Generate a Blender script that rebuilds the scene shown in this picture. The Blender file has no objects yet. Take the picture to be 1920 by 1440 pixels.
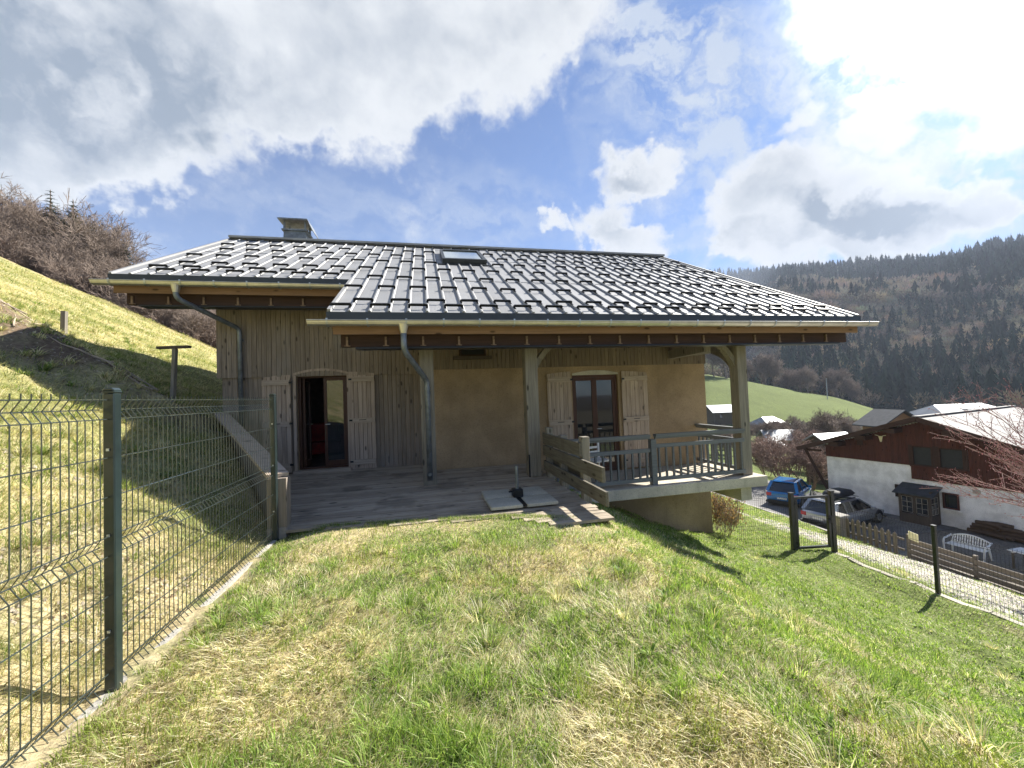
import bpy, math, random
import numpy as np
from mathutils import Vector, Matrix
S = bpy.context.scene
R = math.radians
# ------------------------------------------------------------------ camera
EYE = Vector((0, 0, 1.53))
FPX = 735.0
yaw, pitch, roll = R(12.3), R(1.8), R(2.2)
cf = Vector((math.sin(yaw) * math.cos(pitch), math.cos(yaw) * math.cos(pitch), math.sin(pitch)))
r0 = Vector((math.cos(yaw), -math.sin(yaw), 0)); u0 = r0.cross(cf)
cr = r0 * math.cos(roll) - u0 * math.sin(roll); cu = u0 * math.cos(roll) + r0 * math.sin(roll)
cam = bpy.data.cameras.new('camera'); camo = bpy.data.objects.new('camera', cam); S.collection.objects.link(camo)
cam.sensor_width = 36; cam.lens = FPX / 1920 * 36; cam.clip_start = .05; cam.clip_end = 9000
m = Matrix((cr, cu, -cf)).transposed().to_4x4(); m.translation = EYE; camo.matrix_world = m
S.camera = camo
def ray(x, y): return cf + cr * ((x - 960) / FPX) - cu * ((y - 720) / FPX)
# ------------------------------------------------------------------ light
SUN_AZ, SUN_EL = R(70), R(40)          # azimuth from +Y towards +X
sd = Vector((math.sin(SUN_AZ) * math.cos(SUN_EL), math.cos(SUN_AZ) * math.cos(SUN_EL), math.sin(SUN_EL)))
sun = bpy.data.lights.new('sun', 'SUN'); sun.energy = 5.0; sun.angle = R(.6); sun.color = (1, .95, .86)
so = bpy.data.objects.new('sun', sun); S.collection.objects.link(so); so.rotation_euler = sd.to_track_quat('Z', 'Y').to_euler()
S.view_settings.view_transform = 'Standard'; S.view_settings.look = 'None'; S.view_settings.gamma = 1
EXPO = 1.62; HAZE = .00026
S.view_settings.exposure = EXPO
S.cycles.max_bounces = 6; S.cycles.transparent_max_bounces = 8; S.cycles.volume_bounces = 0
S.cycles.use_denoising = True
# ------------------------------------------------------------------ node helpers
def sock(nt, s, v):
    if v is None: return
    if isinstance(v, bpy.types.NodeSocket): nt.links.new(v, s)
    else: s.default_value = v
def nd(nt, t, props=None, out=0, **ins):
    n = nt.nodes.new(t)
    for k, v in (props or {}).items(): setattr(n, k, v)
    for k, v in ins.items():
        key = int(k[1:]) if k[0] == 'i' and k[1:].isdigit() else k.replace('_', ' ')
        sock(nt, n.inputs[key], v)
    return n.outputs[out]
def MA(nt, op, a, b=None, c=None, clamp=False):
    return nd(nt, 'ShaderNodeMath', {'operation': op, 'use_clamp': clamp}, i0=a, i1=b, i2=c)
def VM(nt, op, a, b=None, out=0, sc=None):
    n = nt.nodes.new('ShaderNodeVectorMath'); n.operation = op
    sock(nt, n.inputs[0], a); sock(nt, n.inputs[1], b)
    if sc is not None: sock(nt, n.inputs[3], sc)
    return n.outputs[out]
def MIX(nt, f, a, b, blend='MIX'):
    n = nt.nodes.new('ShaderNodeMix'); n.data_type = 'RGBA'; n.blend_type = blend
    sock(nt, n.inputs[0], f)
    for i, v in ((6, a), (7, b)):
        if not isinstance(v, bpy.types.NodeSocket): v = (*v[:3], 1)
        sock(nt, n.inputs[i], v)
    return n.outputs[2]
def SM(nt, x, a, b):
    return nd(nt, 'ShaderNodeMapRange', {'interpolation_type': 'SMOOTHSTEP'}, i0=x, i1=a, i2=b, i3=0., i4=1.)
def NOISE(nt, vec, scale, detail=4., rough=.55, out=0, dist=0.):
    return nd(nt, 'ShaderNodeTexNoise', None, out, Vector=vec, Scale=scale, Detail=detail, Roughness=rough, Distortion=dist)
def MAP(nt, vec, s): return VM(nt, 'MULTIPLY', vec, s)
# ------------------------------------------------------------------ sky
w = bpy.data.worlds.new('World'); S.world = w; w.use_nodes = True; nt = w.node_tree; nt.nodes.clear()
bg = nt.nodes.new('ShaderNodeBackground'); wo = nt.nodes.new('ShaderNodeOutputWorld'); nt.links.new(bg.outputs[0], wo.inputs[0])
sk = nt.nodes.new('ShaderNodeTexSky'); sk.sky_type = 'NISHITA'; sk.sun_disc = False
sk.sun_elevation = SUN_EL; sk.sun_rotation = SUN_AZ; sk.altitude = 900; sk.air_density = 1.0; sk.dust_density = .6; sk.ozone_density = 2.5
SKYS = .05
bg.inputs[1].default_value = SKYS
dirv = nd(nt, 'ShaderNodeTexCoord', None, 0)
d0 = VM(nt, 'NORMALIZE', dirv)
wn = NOISE(nt, d0, 4.5, 6., .6, out=1)
warp = VM(nt, 'SUBTRACT', wn, (.5, .5, .5))
wn2 = NOISE(nt, d0, 16., 4., .6, out=1)
warp2 = VM(nt, 'SUBTRACT', wn2, (.5, .5, .5))
d1 = VM(nt, 'ADD', d0, VM(nt, 'SCALE', warp, sc=.20))
d1 = VM(nt, 'ADD', d1, VM(nt, 'SCALE', warp2, sc=.12))
def blobs(src, L):
    """soft ellipses on the sky dome: (x, y, rx, ry, turn, strength); the sky is at infinity, so a direction is a place on it"""
    acc = None
    for (x, y, rx, ry, tn, s) in L:
        c = ray(x, y).normalized(); t = R(tn)
        e1 = (ray(x + rx * math.cos(t), y + rx * math.sin(t)).normalized() - c)
        e2 = (ray(x - ry * math.sin(t), y + ry * math.cos(t)).normalized() - c)
        M3 = Matrix((e1, e2, c)).transposed().inverted()
        a = VM(nt, 'DOT_PRODUCT', src, tuple(M3[0]), out=1); b = VM(nt, 'DOT_PRODUCT', src, tuple(M3[1]), out=1)
        q = MA(nt, 'MULTIPLY_ADD', a, a, MA(nt, 'MULTIPLY', b, b))
        v = MA(nt, 'MULTIPLY', MA(nt, 'SUBTRACT', 1., q, clamp=True), s)
        acc = v if acc is None else MA(nt, 'ADD', acc, v)
    return acc
CL = [(60, 120, 520, 260, 0, 1.6), (480, 90, 430, 240, 0, 1.5), (800, 60, 330, 210, -12, 1.3), (1050, -10, 200, 140, -30, 1.1),
      (120, 300, 300, 95, 5, 1.5), (640, 240, 180, 90, 10, .8), (960, 190, 110, 70, -30, .6), (-300, 100, 400, 400, 0, 1.5),
      (1185, 335, 95, 62, -15, 1.5), (1130, 430, 85, 55, 0, 1.2), (1030, 420, 40, 26, 0, 1.2), (1180, 470, 120, 40, 0, 1.1),
      (1440, 340, 120, 75, 10, 1.5), (1400, 410, 110, 85, 10, 1.5), (1600, 365, 200, 100, -4, 1.6), (1500, 450, 220, 75, -5, 1.6), (1790, 395, 180, 75, 0, 1.5), (1650, 440, 200, 70, 0, 1.3), (1900, 380, 90, 55, -20, 1.2),
      (1650, 225, 90, 55, 15, 1.3), (1700, 10, 330, 170, 10, 1.6), (1850, 160, 160, 80, 0, .8), (1840, 260, 150, 50, -15, .8), (1560, 270, 120, 30, -20, .6), (2200, 0, 400, 400, 0, 1.5), (1500, 200, 90, 40, -25, .8)]
fb = NOISE(nt, d0, 7., 7., .58)
fbf = NOISE(nt, d0, 26., 6., .65)
dens = MA(nt, 'ADD', blobs(d1, CL), MA(nt, 'MULTIPLY', MA(nt, 'SUBTRACT', fb, .5), 1.5))
dens = MA(nt, 'ADD', dens, MA(nt, 'MULTIPLY', MA(nt, 'SUBTRACT', fbf, .5), 1.1))
mask = SM(nt, dens, .0, .95)
VEIL = [(1300, 150, 330, 170, 25, .8), (1300, 320, 300, 160, 20, .6), (650, 400, 450, 60, 8, .35), (1500, 450, 400, 120, 0, .7), (900, 380, 300, 80, 10, .35), (1750, 200, 500, 400, 0, 1.5), (1250, 60, 260, 120, 20, .7)]
cir = NOISE(nt, MAP(nt, VM(nt, 'ADD', d0, VM(nt, 'SCALE', warp, sc=.3)), (3., 9., 14.)), 1.6, 8., .6)
veil = MA(nt, 'MULTIPLY', blobs(d1, VEIL), SM(nt, cir, .36, .62), clamp=True)
veil = MA(nt, 'MULTIPLY', veil, .88)
# brightness inside the clouds: thick bottoms grey, thin rims and the side near the sun white
DK = [(150, 150, 420, 190, 0, .8), (330, 210, 260, 110, 10, .3), (60, 60, 400, 120, 0, .25), (520, 80, 260, 130, 0, .25), (-200, 150, 400, 300, 0, .3), (560, 215, 160, 60, 10, .3), (1480, 385, 120, 45, 0, .9), (1600, 400, 150, 42, 0, 1.1), (1440, 445, 140, 34, 0, .8),
      (1760, 405, 130, 34, 0, .9), (1170, 345, 60, 30, 0, .5), (1125, 445, 50, 22, 0, .25)]
fb2 = NOISE(nt, VM(nt, 'ADD', d0, (3.1, 1.7, .4)), 9., 5., .55)
fb3 = NOISE(nt, VM(nt, 'ADD', d1, (1.1, 2.7, 1.4)), 3.2, 7., .62)
dk = MA(nt, 'MULTIPLY', blobs(d1, DK), MA(nt, 'MULTIPLY_ADD', SM(nt, fb3, .34, .62), .85, .18))
core = SM(nt, dens, .5, 1.9)
dk = MA(nt, 'ADD', dk, MA(nt, 'MULTIPLY', core, MA(nt, 'MULTIPLY_ADD', fb2, 1.8, -.66, clamp=True)), clamp=True)
ccol = MIX(nt, dk, (.86, .88, .90), (.27, .335, .42))
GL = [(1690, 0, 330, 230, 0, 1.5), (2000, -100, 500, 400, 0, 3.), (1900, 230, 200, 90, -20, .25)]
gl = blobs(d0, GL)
# unseen clouds behind the camera, brightened as added fill for the shaded house front
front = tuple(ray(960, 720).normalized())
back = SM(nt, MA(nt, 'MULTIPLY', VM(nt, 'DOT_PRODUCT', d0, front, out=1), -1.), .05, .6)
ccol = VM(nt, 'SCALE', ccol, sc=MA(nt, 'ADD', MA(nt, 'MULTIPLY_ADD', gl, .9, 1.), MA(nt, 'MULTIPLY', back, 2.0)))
inv = 1 / SKYS / 2 ** EXPO * 1.0
ccol = VM(nt, 'SCALE', ccol, sc=inv)
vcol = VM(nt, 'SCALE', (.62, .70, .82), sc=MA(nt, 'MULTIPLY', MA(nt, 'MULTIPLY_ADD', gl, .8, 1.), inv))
skc = MIX(nt, 1., sk.outputs[0], (.50, .72, .98), 'MULTIPLY')
c1 = MIX(nt, veil, skc, vcol)
c2 = MIX(nt, mask, c1, ccol)
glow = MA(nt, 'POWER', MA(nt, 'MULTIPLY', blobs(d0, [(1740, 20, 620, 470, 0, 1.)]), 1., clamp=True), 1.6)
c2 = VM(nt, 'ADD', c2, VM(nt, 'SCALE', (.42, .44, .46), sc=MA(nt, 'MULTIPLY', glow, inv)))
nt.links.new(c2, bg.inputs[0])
w.cycles.sampling_method = 'MANUAL'; w.cycles.sample_map_resolution = 512
# ------------------------------------------------------------------ materials
def mat(name):
    m = bpy.data.materials.new(name); m.use_nodes = True; nt = m.node_tree
    b = nt.nodes['Principled BSDF']; return m, nt, b
def bump(nt, b, h, strength=.3, dist=.01):
    n = nt.nodes.new('ShaderNodeBump'); n.inputs['Strength'].default_value = strength; n.inputs['Distance'].default_value = dist
    nt.links.new(h, n.inputs['Height']); nt.links.new(n.outputs[0], b.inputs['Normal'])
def OC(nt): return nd(nt, 'ShaderNodeTexCoord', None, 3)
def ISL(nt): return nd(nt, 'ShaderNodeNewGeometry', None, 8)
def wood(name, ca, cb, axis='Z', rough=.8, tone=.5, knots=True, stain=None):
    m, nt, b = mat(name); oc = OC(nt); isl = ISL(nt)
    off = VM(nt, 'ADD', oc, VM(nt, 'SCALE', (13.1, 7.7, 5.3), sc=isl))
    k = {'Z': (38, 38, 1.6), 'X': (1.6, 38, 38), 'Y': (38, 1.6, 38)}[axis]
    g = NOISE(nt, MAP(nt, off, k), 1., 5., .65, dist=.6)
    big = NOISE(nt, off, 1.7, 3.)
    f = MA(nt, 'ADD', MA(nt, 'MULTIPLY', SM(nt, g, .3, .72), .55), MA(nt, 'MULTIPLY', MA(nt, 'ADD', isl, big), tone * .5), clamp=True)
    c = MIX(nt, f, cb, ca)
    if knots:
        kk = {'Z': (7, 7, 2.6), 'X': (2.6, 7, 7), 'Y': (7, 2.6, 7)}[axis]
        v = nd(nt, 'ShaderNodeTexVoronoi', None, 0, Vector=MAP(nt, off, kk), Scale=1.)
        c = MIX(nt, MA(nt, 'MULTIPLY', SM(nt, v, .20, .08), .85), c, tuple(x * .3 for x in cb))
    if stain:
        s = NOISE(nt, MAP(nt, oc, (1.1, 1.1, .5)), 1., 4., .6)
        c = MIX(nt, MA(nt, 'MULTIPLY', SM(nt, s, .5, .66), .55), c, stain)
    nt.links.new(c, b.inputs['Base Color']); b.inputs['Roughness'].default_value = rough
    b.inputs['Specular IOR Level'].default_value = .25
    bump(nt, b, g, .35, .004); return m
def plain(name, col, rough=.6, metal=0., var=.25, scale=6., bmp=0., bscale=60., spec=.4, coat=0.):
    m, nt, b = mat(name); oc = OC(nt)
    n = NOISE(nt, oc, scale, 5., .6)
    c = MIX(nt, SM(nt, n, .3, .7), tuple(x * (1 - var) for x in col), tuple(min(1, x * (1 + var)) for x in col))
    nt.links.new(c, b.inputs['Base Color']); b.inputs['Roughness'].default_value = rough; b.inputs['Metallic'].default_value = metal
    b.inputs['Specular IOR Level'].default_value = spec; b.inputs['Coat Weight'].default_value = coat
    if bmp: bump(nt, b, NOISE(nt, oc, bscale, 3., .6), bmp, .01)
    return m
def stucco(name, col, bs=90., stain=.25):
    m, nt, b = mat(name); oc = OC(nt)
    n = NOISE(nt, oc, bs, 3., .7); g = NOISE(nt, oc, 1.3, 5., .6); s = NOISE(nt, MAP(nt, oc, (5., 5., .5)), 1., 4.)
    c = MIX(nt, SM(nt, g, .3, .7), tuple(x * .76 for x in col), tuple(x * 1.15 for x in col))
    c = MIX(nt, MA(nt, 'MULTIPLY', SM(nt, s, .52, .75), stain), c, tuple(x * .55 for x in col))
    c = MIX(nt, MA(nt, 'MULTIPLY', SM(nt, n, .52, .3), .55), c, tuple(x * .5 for x in col))
    nt.links.new(c, b.inputs['Base Color']); b.inputs['Roughness'].default_value = .95; b.inputs['Specular IOR Level'].default_value = .1
    bump(nt, b, n, .9, .012); return m
M = {}
M['siding'] = wood('weathered_siding', (.34, .28, .22), (.12, .095, .072), 'Z', stain=(.27, .245, .22))
M['cladding'] = wood('upper_cladding_wood', (.25, .20, .145), (.11, .085, .06), 'Z')
M['shutter'] = wood('shutter_wood', (.52, .42, .33), (.22, .165, .125), 'Z')
M['shutter_x'] = wood('shutter_batten_wood', (.52, .43, .34), (.24, .19, .145), 'X')
M['post'] = wood('weathered_post', (.30, .27, .22), (.10, .09, .07), 'Z', knots=True)
M['rail'] = wood('weathered_rail', (.21, .19, .15), (.05, .045, .034), 'Y', stain=(.07, .06, .045))
M['deck'] = wood('weathered_deck', (.48, .405, .305), (.14, .11, .082), 'X', rough=.85, tone=.75, stain=(.10, .085, .065))
M['deck'].node_tree.nodes['Principled BSDF'].inputs['Specular IOR Level'].default_value = .35
M['brail'] = wood('balcony_painted_wood', (.19, .20, .205), (.10, .105, .11), 'X', knots=False, rough=.6)
M['fascia'] = wood('orange_pine', (.28, .17, .09), (.17, .095, .05), 'X', knots=True)
M['dark'] = wood('dark_stained_wood', (.075, .04, .027), (.028, .016, .012), 'X', knots=False)
M['tail'] = plain('rafter_tail_wood', (.18, .12, .08), .8, var=.4, scale=14)
M['soffit'] = wood('soffit_wood', (.26, .17, .09), (.14, .09, .05), 'Y')
M['frame'] = wood('reddish_frame_wood', (.10, .045, .027), (.045, .022, .014), 'Z', rough=.45, knots=False)
M['stucco'] = stucco('ochre_stucco', (.36, .265, .165), 48., .35)
M['concrete'] = stucco('pale_concrete', (.55, .50, .41), 40., .5)
M['conc2'] = stucco('grey_concrete', (.40, .38, .34), 30., .4)
M['paver'] = stucco('paver_concrete', (.50, .47, .38), 60., .3)
M['metalfascia'] = plain('anthracite_sheet', (.035, .042, .05), .45, .3, .15, 3)
M['guard'] = plain('black_guard_metal', (.008, .009, .011), .35, .5, .2)
M['zinc'] = plain('zinc_gutter', (.50, .48, .42), .32, .75, .12, 5)
M['zinc_dark'] = plain('weathered_zinc_pipe', (.17, .19, .21), .5, .5, .28, 7, spec=.5)
M['galv'] = plain('galvanised_steel', (.42, .45, .48), .4, .8, .2, 9)
M['black'] = plain('black_metal', (.012, .013, .016), .4, .2, .2)
M['green'] = plain('green_powder_coat', (.016, .026, .026), .32, .0, .2, 5, coat=.3)
M['wire'] = plain('green_coated_wire', (.05, .065, .062), .28, .35, .2, 5, coat=1.)
M['anth'] = plain('anthracite_coat', (.012, .015, .018), .35, .0, .2, 5, coat=.2)
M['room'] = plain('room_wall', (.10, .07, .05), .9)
M['red'] = plain('red_fabric', (.35, .02, .015), .9)
M['white'] = plain('white_plastic', (.78, .78, .76), .4, 0, .05)
M['render'] = stucco('white_render', (.87, .87, .87), 30., .08)
M['redwood'] = wood('red_brown_cladding', (.12, .042, .028), (.05, .02, .014), 'Z')
M['neighroof'] = plain('grey_fibre_roof', (.13, .127, .127), .75, 0, .3, 1.2, .3, 20)
M['metalroof'] = plain('light_metal_roof', (.26, .275, .29), .5, .3, .15, 1.)
M['darkshut'] = plain('roller_shutter', (.022, .024, .027), .6, 0, .1)
M['oldwood'] = wood('old_brown_wood', (.13, .10, .075), (.05, .04, .03), 'Z', knots=False)
M['greywood'] = wood('grey_fence_wood', (.22, .19, .165), (.10, .085, .07), 'X', knots=False)
M['felt'] = plain('roofing_felt', (.05, .055, .062), .8, 0, .25, 3)
M['log'] = wood('log_bark', (.14, .09, .06), (.05, .035, .025), 'X', knots=False)
M['cream'] = plain('cream_plate', (.75, .70, .45), .5, 0, .08)
M['stone'] = stucco('stone_masonry', (.33, .29, .25), 12., .5)
M['tyre'] = plain('tyre_rubber', (.012, .012, .012), .85)
M['rim'] = plain('alloy_rim', (.35, .36, .38), .35, .8, .1)
M['blue'] = plain('blue_car_paint', (.01, .17, .45), .25, .25, .05, 2, coat=1.)
M['silver'] = plain('silver_car_paint', (.38, .40, .43), .28, .7, .05, 2, coat=1.)
M['trim'] = plain('black_car_trim', (.015, .015, .017), .6)
M['lampred'] = plain('red_tail_lamp', (.45, .01, .01), .2, 0, .05, coat=1.)
M['plate'] = plain('number_plate', (.75, .76, .72), .5, 0, .03)
def glassy(name, tint=(.02, .025, .03), alpha=.25):
    m, nt, b = mat(name); b.inputs['Base Color'].default_value = (*tint, 1); b.inputs['Roughness'].default_value = .03
    b.inputs['Specular IOR Level'].default_value = .9; b.inputs['Coat Weight'].default_value = .6; b.inputs['Coat Roughness'].default_value = .02
    tr = nt.nodes.new('ShaderNodeBsdfTransparent'); mx = nt.nodes.new('ShaderNodeMixShader'); mx.inputs[0].default_value = 1 - alpha
    nt.links.new(tr.outputs[0], mx.inputs[1]); nt.links.new(b.outputs[0], mx.inputs[2])
    nt.links.new(mx.outputs[0], nt.nodes['Material Output'].inputs[0]); return m
M['skyglass'] = plain('skylight_glass', (.42, .52, .56), .06, .85, .05, 2, coat=.5); M['glass'] = glassy('window_glass'); M['carglass'] = glassy('car_glass', (.01, .012, .014), .1)
# roof sheet: brushed coated steel, per-pan tone
m, nt, b = mat('coated_roof_steel'); oc = OC(nt)
n1 = NOISE(nt, MAP(nt, oc, (42., 1.4, 1.4)), 1., 4., .6); n2 = NOISE(nt, oc, 1.1, 4., .6)
sx = MA(nt, 'FLOOR', MA(nt, 'MULTIPLY', nd(nt, 'ShaderNodeSeparateXYZ', None, 0, Vector=oc), 1 / .3))
pan = nd(nt, 'ShaderNodeTexWhiteNoise', {'noise_dimensions': '1D'}, 0, W=sx)
c = MIX(nt, MA(nt, 'MULTIPLY_ADD', n1, .6, MA(nt, 'MULTIPLY', pan, .5)), (.25, .252, .255), (.36, .36, .36))
c = MIX(nt, MA(nt, 'MULTIPLY', SM(nt, n2, .45, .7), .5), c, (.24, .235, .22))
nt.links.new(c, b.inputs['Base Color']); b.inputs['Metallic'].default_value = .2
nt.links.new(MA(nt, 'MULTIPLY_ADD', n1, .2, .46), b.inputs['Roughness']); bump(nt, b, n1, .12, .003)
M['roof'] = m
# ------------------------------------------------------------------ numpy noise
def _h(ix, iy, seed):
    n = (ix.astype(np.int64) * 374761393 + iy.astype(np.int64) * 668265263 + seed * 1442695041) & 0xffffffff
    n = ((n ^ (n >> 13)) * 1274126177) & 0xffffffff
    return ((n ^ (n >> 16)) & 0xffff) / 65535.
def vnoise(x, y, seed=0):
    ix = np.floor(x); iy = np.floor(y); fx = x - ix; fy = y - iy
    fx = fx * fx * (3 - 2 * fx); fy = fy * fy * (3 - 2 * fy)
    a = _h(ix, iy, seed); b = _h(ix + 1, iy, seed); c = _h(ix, iy + 1, seed); d = _h(ix + 1, iy + 1, seed)
    return (a * (1 - fx) + b * fx) * (1 - fy) + (c * (1 - fx) + d * fx) * fy
def fbm(x, y, seed=0, o=4):
    s = 0; a = .5; t = 0
    for k in range(o):
        s = s + a * vnoise(x * 2 ** k, y * 2 ** k, seed + k * 17); t += a; a *= .5
    return s / t
def sst(x, a, b):
    t = np.clip((x - a) / (b - a), 0, 1); return t * t * (3 - 2 * t)
# ------------------------------------------------------------------ terrain height
SY, CYW = math.sin(yaw), math.cos(yaw)
PX = np.array([-3, 1.0, 1.6, 2.3, 2.8, 4, 5.5, 7, 8.4, 9.4, 10.2, 12, 15, 17.6, 18.4, 21, 27, 30, 36, 45, 60, 90])
PZ = np.array([0, 0.0, 0.0, -.10, -.46, -1.1, -1.75, -2.2, -2.42, -2.5, -2.72, -3.4, -4.4, -5.15, -5.7, -6.2, -6.25, -6.6, -7.4, -8, -8.5, -9])
def deck_line(X): return np.interp(X, [-1.9, -1.4, 0, 1, 2.2], [5.42, 5.4, 5.18, 5.02, 4.52])
def gz(X, Y, detail=True):
    X = np.asarray(X, float); Y = np.asarray(Y, float)
    z = (np.interp(X - .3, PX, PZ) + np.interp(X, PX, PZ) * 2 + np.interp(X + .3, PX, PZ)) / 4 + .01 - .03 * sst(Y, 3, 4.5) * sst(-Y, -7, -6)
    k = .51
    left = np.maximum(0, -X - 1.95)
    zl = k * left
    zl = np.where(zl > 14, 14 + (zl - 14) * .3, zl)
    crest = np.maximum(0, Y - 25)
    z = z - .08 * sst(-X, 1.2, 1.8)
    z = z + zl - .22 * crest * sst(-X, 2, 8) * (crest < 400)
    # brown cut bank on the hillside
    bx = (X + 9 + (Y - 10.6) * 1.87) / 2.1
    z = z + .40 * np.exp(-(bx / .8) ** 2) * sst(Y, 7.5, 9.5) * sst(-Y, -17, -14) * (X < -4.5)
    # far country, by direction from the house
    D = X * SY + Y * CYW; Rr = X * CYW - Y * SY
    r = np.hypot(X, Y); q = Rr / np.maximum(D, 1e-3)
    q = np.where(D < 1, np.where(Rr > 0, 3., -3.), q)
    medge = np.interp(q, [.3, .5, .60, .735, .816, .925, 1.1, 1.5], [10, 8.5, 4.4, -1.6, -4.0, -9.8, -12, -12])
    zm = np.interp(q, [-3, .2, 3], [0, 0, 0]) - 9.5
    t = sst(r, 100, 215)
    zf = zm + (medge - zm) * t
    zf = zf - 12 * sst(r, 222, 262)
    sky = np.interp(q, [-1, 0, .3, .50, .60, .72, .82, .90, 1.0, 1.14, 1.31, 1.7, 3], [250, 300, 330, 452, 430, 262, 262, 250, 238, 214, 220, 200, 150])
    dsk = np.interp(q, [-1, .3, .52, .60, .72, .82, 1.0, 1.14, 1.31, 3], [1200, 1300, 1500, 1420, 860, 830, 720, 640, 590, 400]) * np.sqrt(1 + np.minimum(q * q, 4))
    u = np.clip((r - 255) / (dsk - 255), 0, 1.2)
    mt = (sky - 10) * (np.minimum(u, 1) ** np.interp(q, [.62, .70], [1.7, .92])) - 60 * np.maximum(0, u - 1)
    zf = zf + np.where(r > 255, mt, 0)
    if detail:
        zf = zf + (fbm(X / 60 + 40, Y / 60 + 40, 5) - .5) * 26 * sst(r, 280, 420)
    right = sst(q, -.1, .35)
    bl = sst(r, 48, 95) * right * (D > 0)
    z = z * (1 - bl) + zf * bl
    if detail:
        n = (fbm(X * 1.3 + 9, Y * 1.3 + 3, 1) - .5) * .20 + (fbm(X * 4.2, Y * 4.2, 3, 3) - .5) * .11 * (1 - sst(r, 14, 20)) + (fbm(X * .35, Y * .35, 2) - .5) * .22 * sst(r, 4, 14)
        z = z + n * (1 - sst(X, 17.8, 18.5) * (X < 40)) * np.where((X > -1.9) & (X < 2.3) & (Y < 6), .6, 1) * (1 - .95 * sst(Y - deck_line(X), -1.1, -.15) * sst(X, -2.2, -1.9) * sst(-X, -3.2, -2.5) * (Y < 9))
    # under the deck, the drive and inside the house
    ind = (X > -4.3) & (X < 6.9) & (Y > 9.0) & (Y < 18)
    z = np.where(ind, np.minimum(z, -.6), z)
    wl = -1.9 - (Y - 5.5) * .59
    dk = (Y > deck_line(X) + .06) & (X < 2.25) & (X > wl) & (Y < 10)
    z = np.where(dk, np.minimum(z, -.45), z)
    return z
def gz1(x, y): return float(gz(np.array([x]), np.array([y]))[0])
# ------------------------------------------------------------------ object helpers
C = S.collection
class MB:
    def __init__(s): s.v = []; s.f = []
    def add(s, vs, fs):
        n = len(s.v); s.v += [tuple(v) for v in vs]; s.f += [tuple(i + n for i in f) for f in fs]; return s
    def box(s, x0, x1, y0, y1, z0, z1):
        return s.add([(x0, y0, z0), (x1, y0, z0), (x1, y1, z0), (x0, y1, z0), (x0, y0, z1), (x1, y0, z1), (x1, y1, z1), (x0, y1, z1)],
                     [(0, 3, 2, 1), (4, 5, 6, 7), (0, 1, 5, 4), (1, 2, 6, 5), (2, 3, 7, 6), (3, 0, 4, 7)])
    def beam(s, p, q, w, h, up=(0, 0, 1)):
        p, q = Vector(p), Vector(q); d = (q - p).normalized(); a = d.cross(Vector(up)); 
        if a.length < 1e-4: a = d.cross(Vector((0, 1, 0)))
        a.normalize(); b = a.cross(d); a = a * w / 2; b = b * h / 2
        vs = [p - a - b, p + a - b, p + a + b, p - a + b, q - a - b, q + a - b, q + a + b, q - a + b]
        return s.add(vs, [(0, 1, 2, 3), (7, 6, 5, 4), (0, 4, 5, 1), (1, 5, 6, 2), (2, 6, 7, 3), (3, 7, 4, 0)])
    def tube(s, pts, r, n=8, cap=True):
        pts = [Vector(p) for p in pts]; rs = r if isinstance(r, (list, tuple)) else [r] * len(pts); vs = []; fs = []
        up = None
        for i, p in enumerate(pts):
            d = (pts[min(i + 1, len(pts) - 1)] - pts[max(i - 1, 0)]).normalized()
            if up is None: up = d.orthogonal().normalized()
            a = (up - d * up.dot(d)).normalized(); up = a; b = d.cross(a)
            for k in range(n):
                t = 2 * math.pi * k / n; vs.append(p + (a * math.cos(t) + b * math.sin(t)) * rs[i])
        for i in range(len(pts) - 1):
            for k in range(n):
                fs.append((i * n + k, i * n + (k + 1) % n, (i + 1) * n + (k + 1) % n, (i + 1) * n + k))
        if cap: fs.append(tuple(range(n))[::-1]); fs.append(tuple((len(pts) - 1) * n + k for k in range(n)))
        return s.add(vs, fs)
    def prism(s, poly, axis, a0, a1):
        """poly: list of 2-D points in the two other axes"""
        def mk(p, a): return {'X': (a, p[0], p[1]), 'Y': (p[0], a, p[1]), 'Z': (p[0], p[1], a)}[axis]
        n = len(poly); vs = [mk(p, a0) for p in poly] + [mk(p, a1) for p in poly]
        return s.add(vs, [tuple(range(n))[::-1], tuple(range(n, 2 * n))] + [(i, (i + 1) % n, n + (i + 1) % n, n + i) for i in range(n)])
    def build(s, name, material, parent=None, smooth=False, bevel=0, loc=None, origin=None):
        me = bpy.data.meshes.new(name); me.from_pydata(s.v, [], s.f); me.update()
        import bmesh
        bm = bmesh.new(); bm.from_mesh(me); bmesh.ops.recalc_face_normals(bm, faces=bm.faces)
        if bevel: bmesh.ops.bevel(bm, geom=bm.edges[:], offset=bevel, segments=1, affect='EDGES')
        if smooth:
            for f in bm.faces: f.smooth = True
        bm.to_mesh(me); bm.free()
        if isinstance(material, bpy.types.Material): me.materials.append(material)
        o = bpy.data.objects.new(name, me); C.objects.link(o)
        if parent is not None:
            o.parent = parent
            if parent.get('_w'): o.location = -parent.location
        if loc: o.location = loc
        return o
def thing(name, label, cat, loc=(0, 0, 0), rz=0, group=None, world=False):
    o = bpy.data.objects.new(name, None); C.objects.link(o); o.location = loc; o.rotation_euler = (0, 0, rz)
    o['label'] = label; o['category'] = cat
    if group: o['group'] = group
    if world: o['_w'] = 1
    o.empty_display_size = .2
    return o
def tag(o, label=None, cat=None, group=None, kind=None):
    for k, v in (('label', label), ('category', cat), ('group', group), ('kind', kind)):
        if v: o[k] = v
    return o
def copy_tree(o, parent=None):
    c = o.copy(); C.objects.link(c)
    if parent is not None: c.parent = parent
    for ch in list(o.children): copy_tree(ch, c)
    return c
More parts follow.
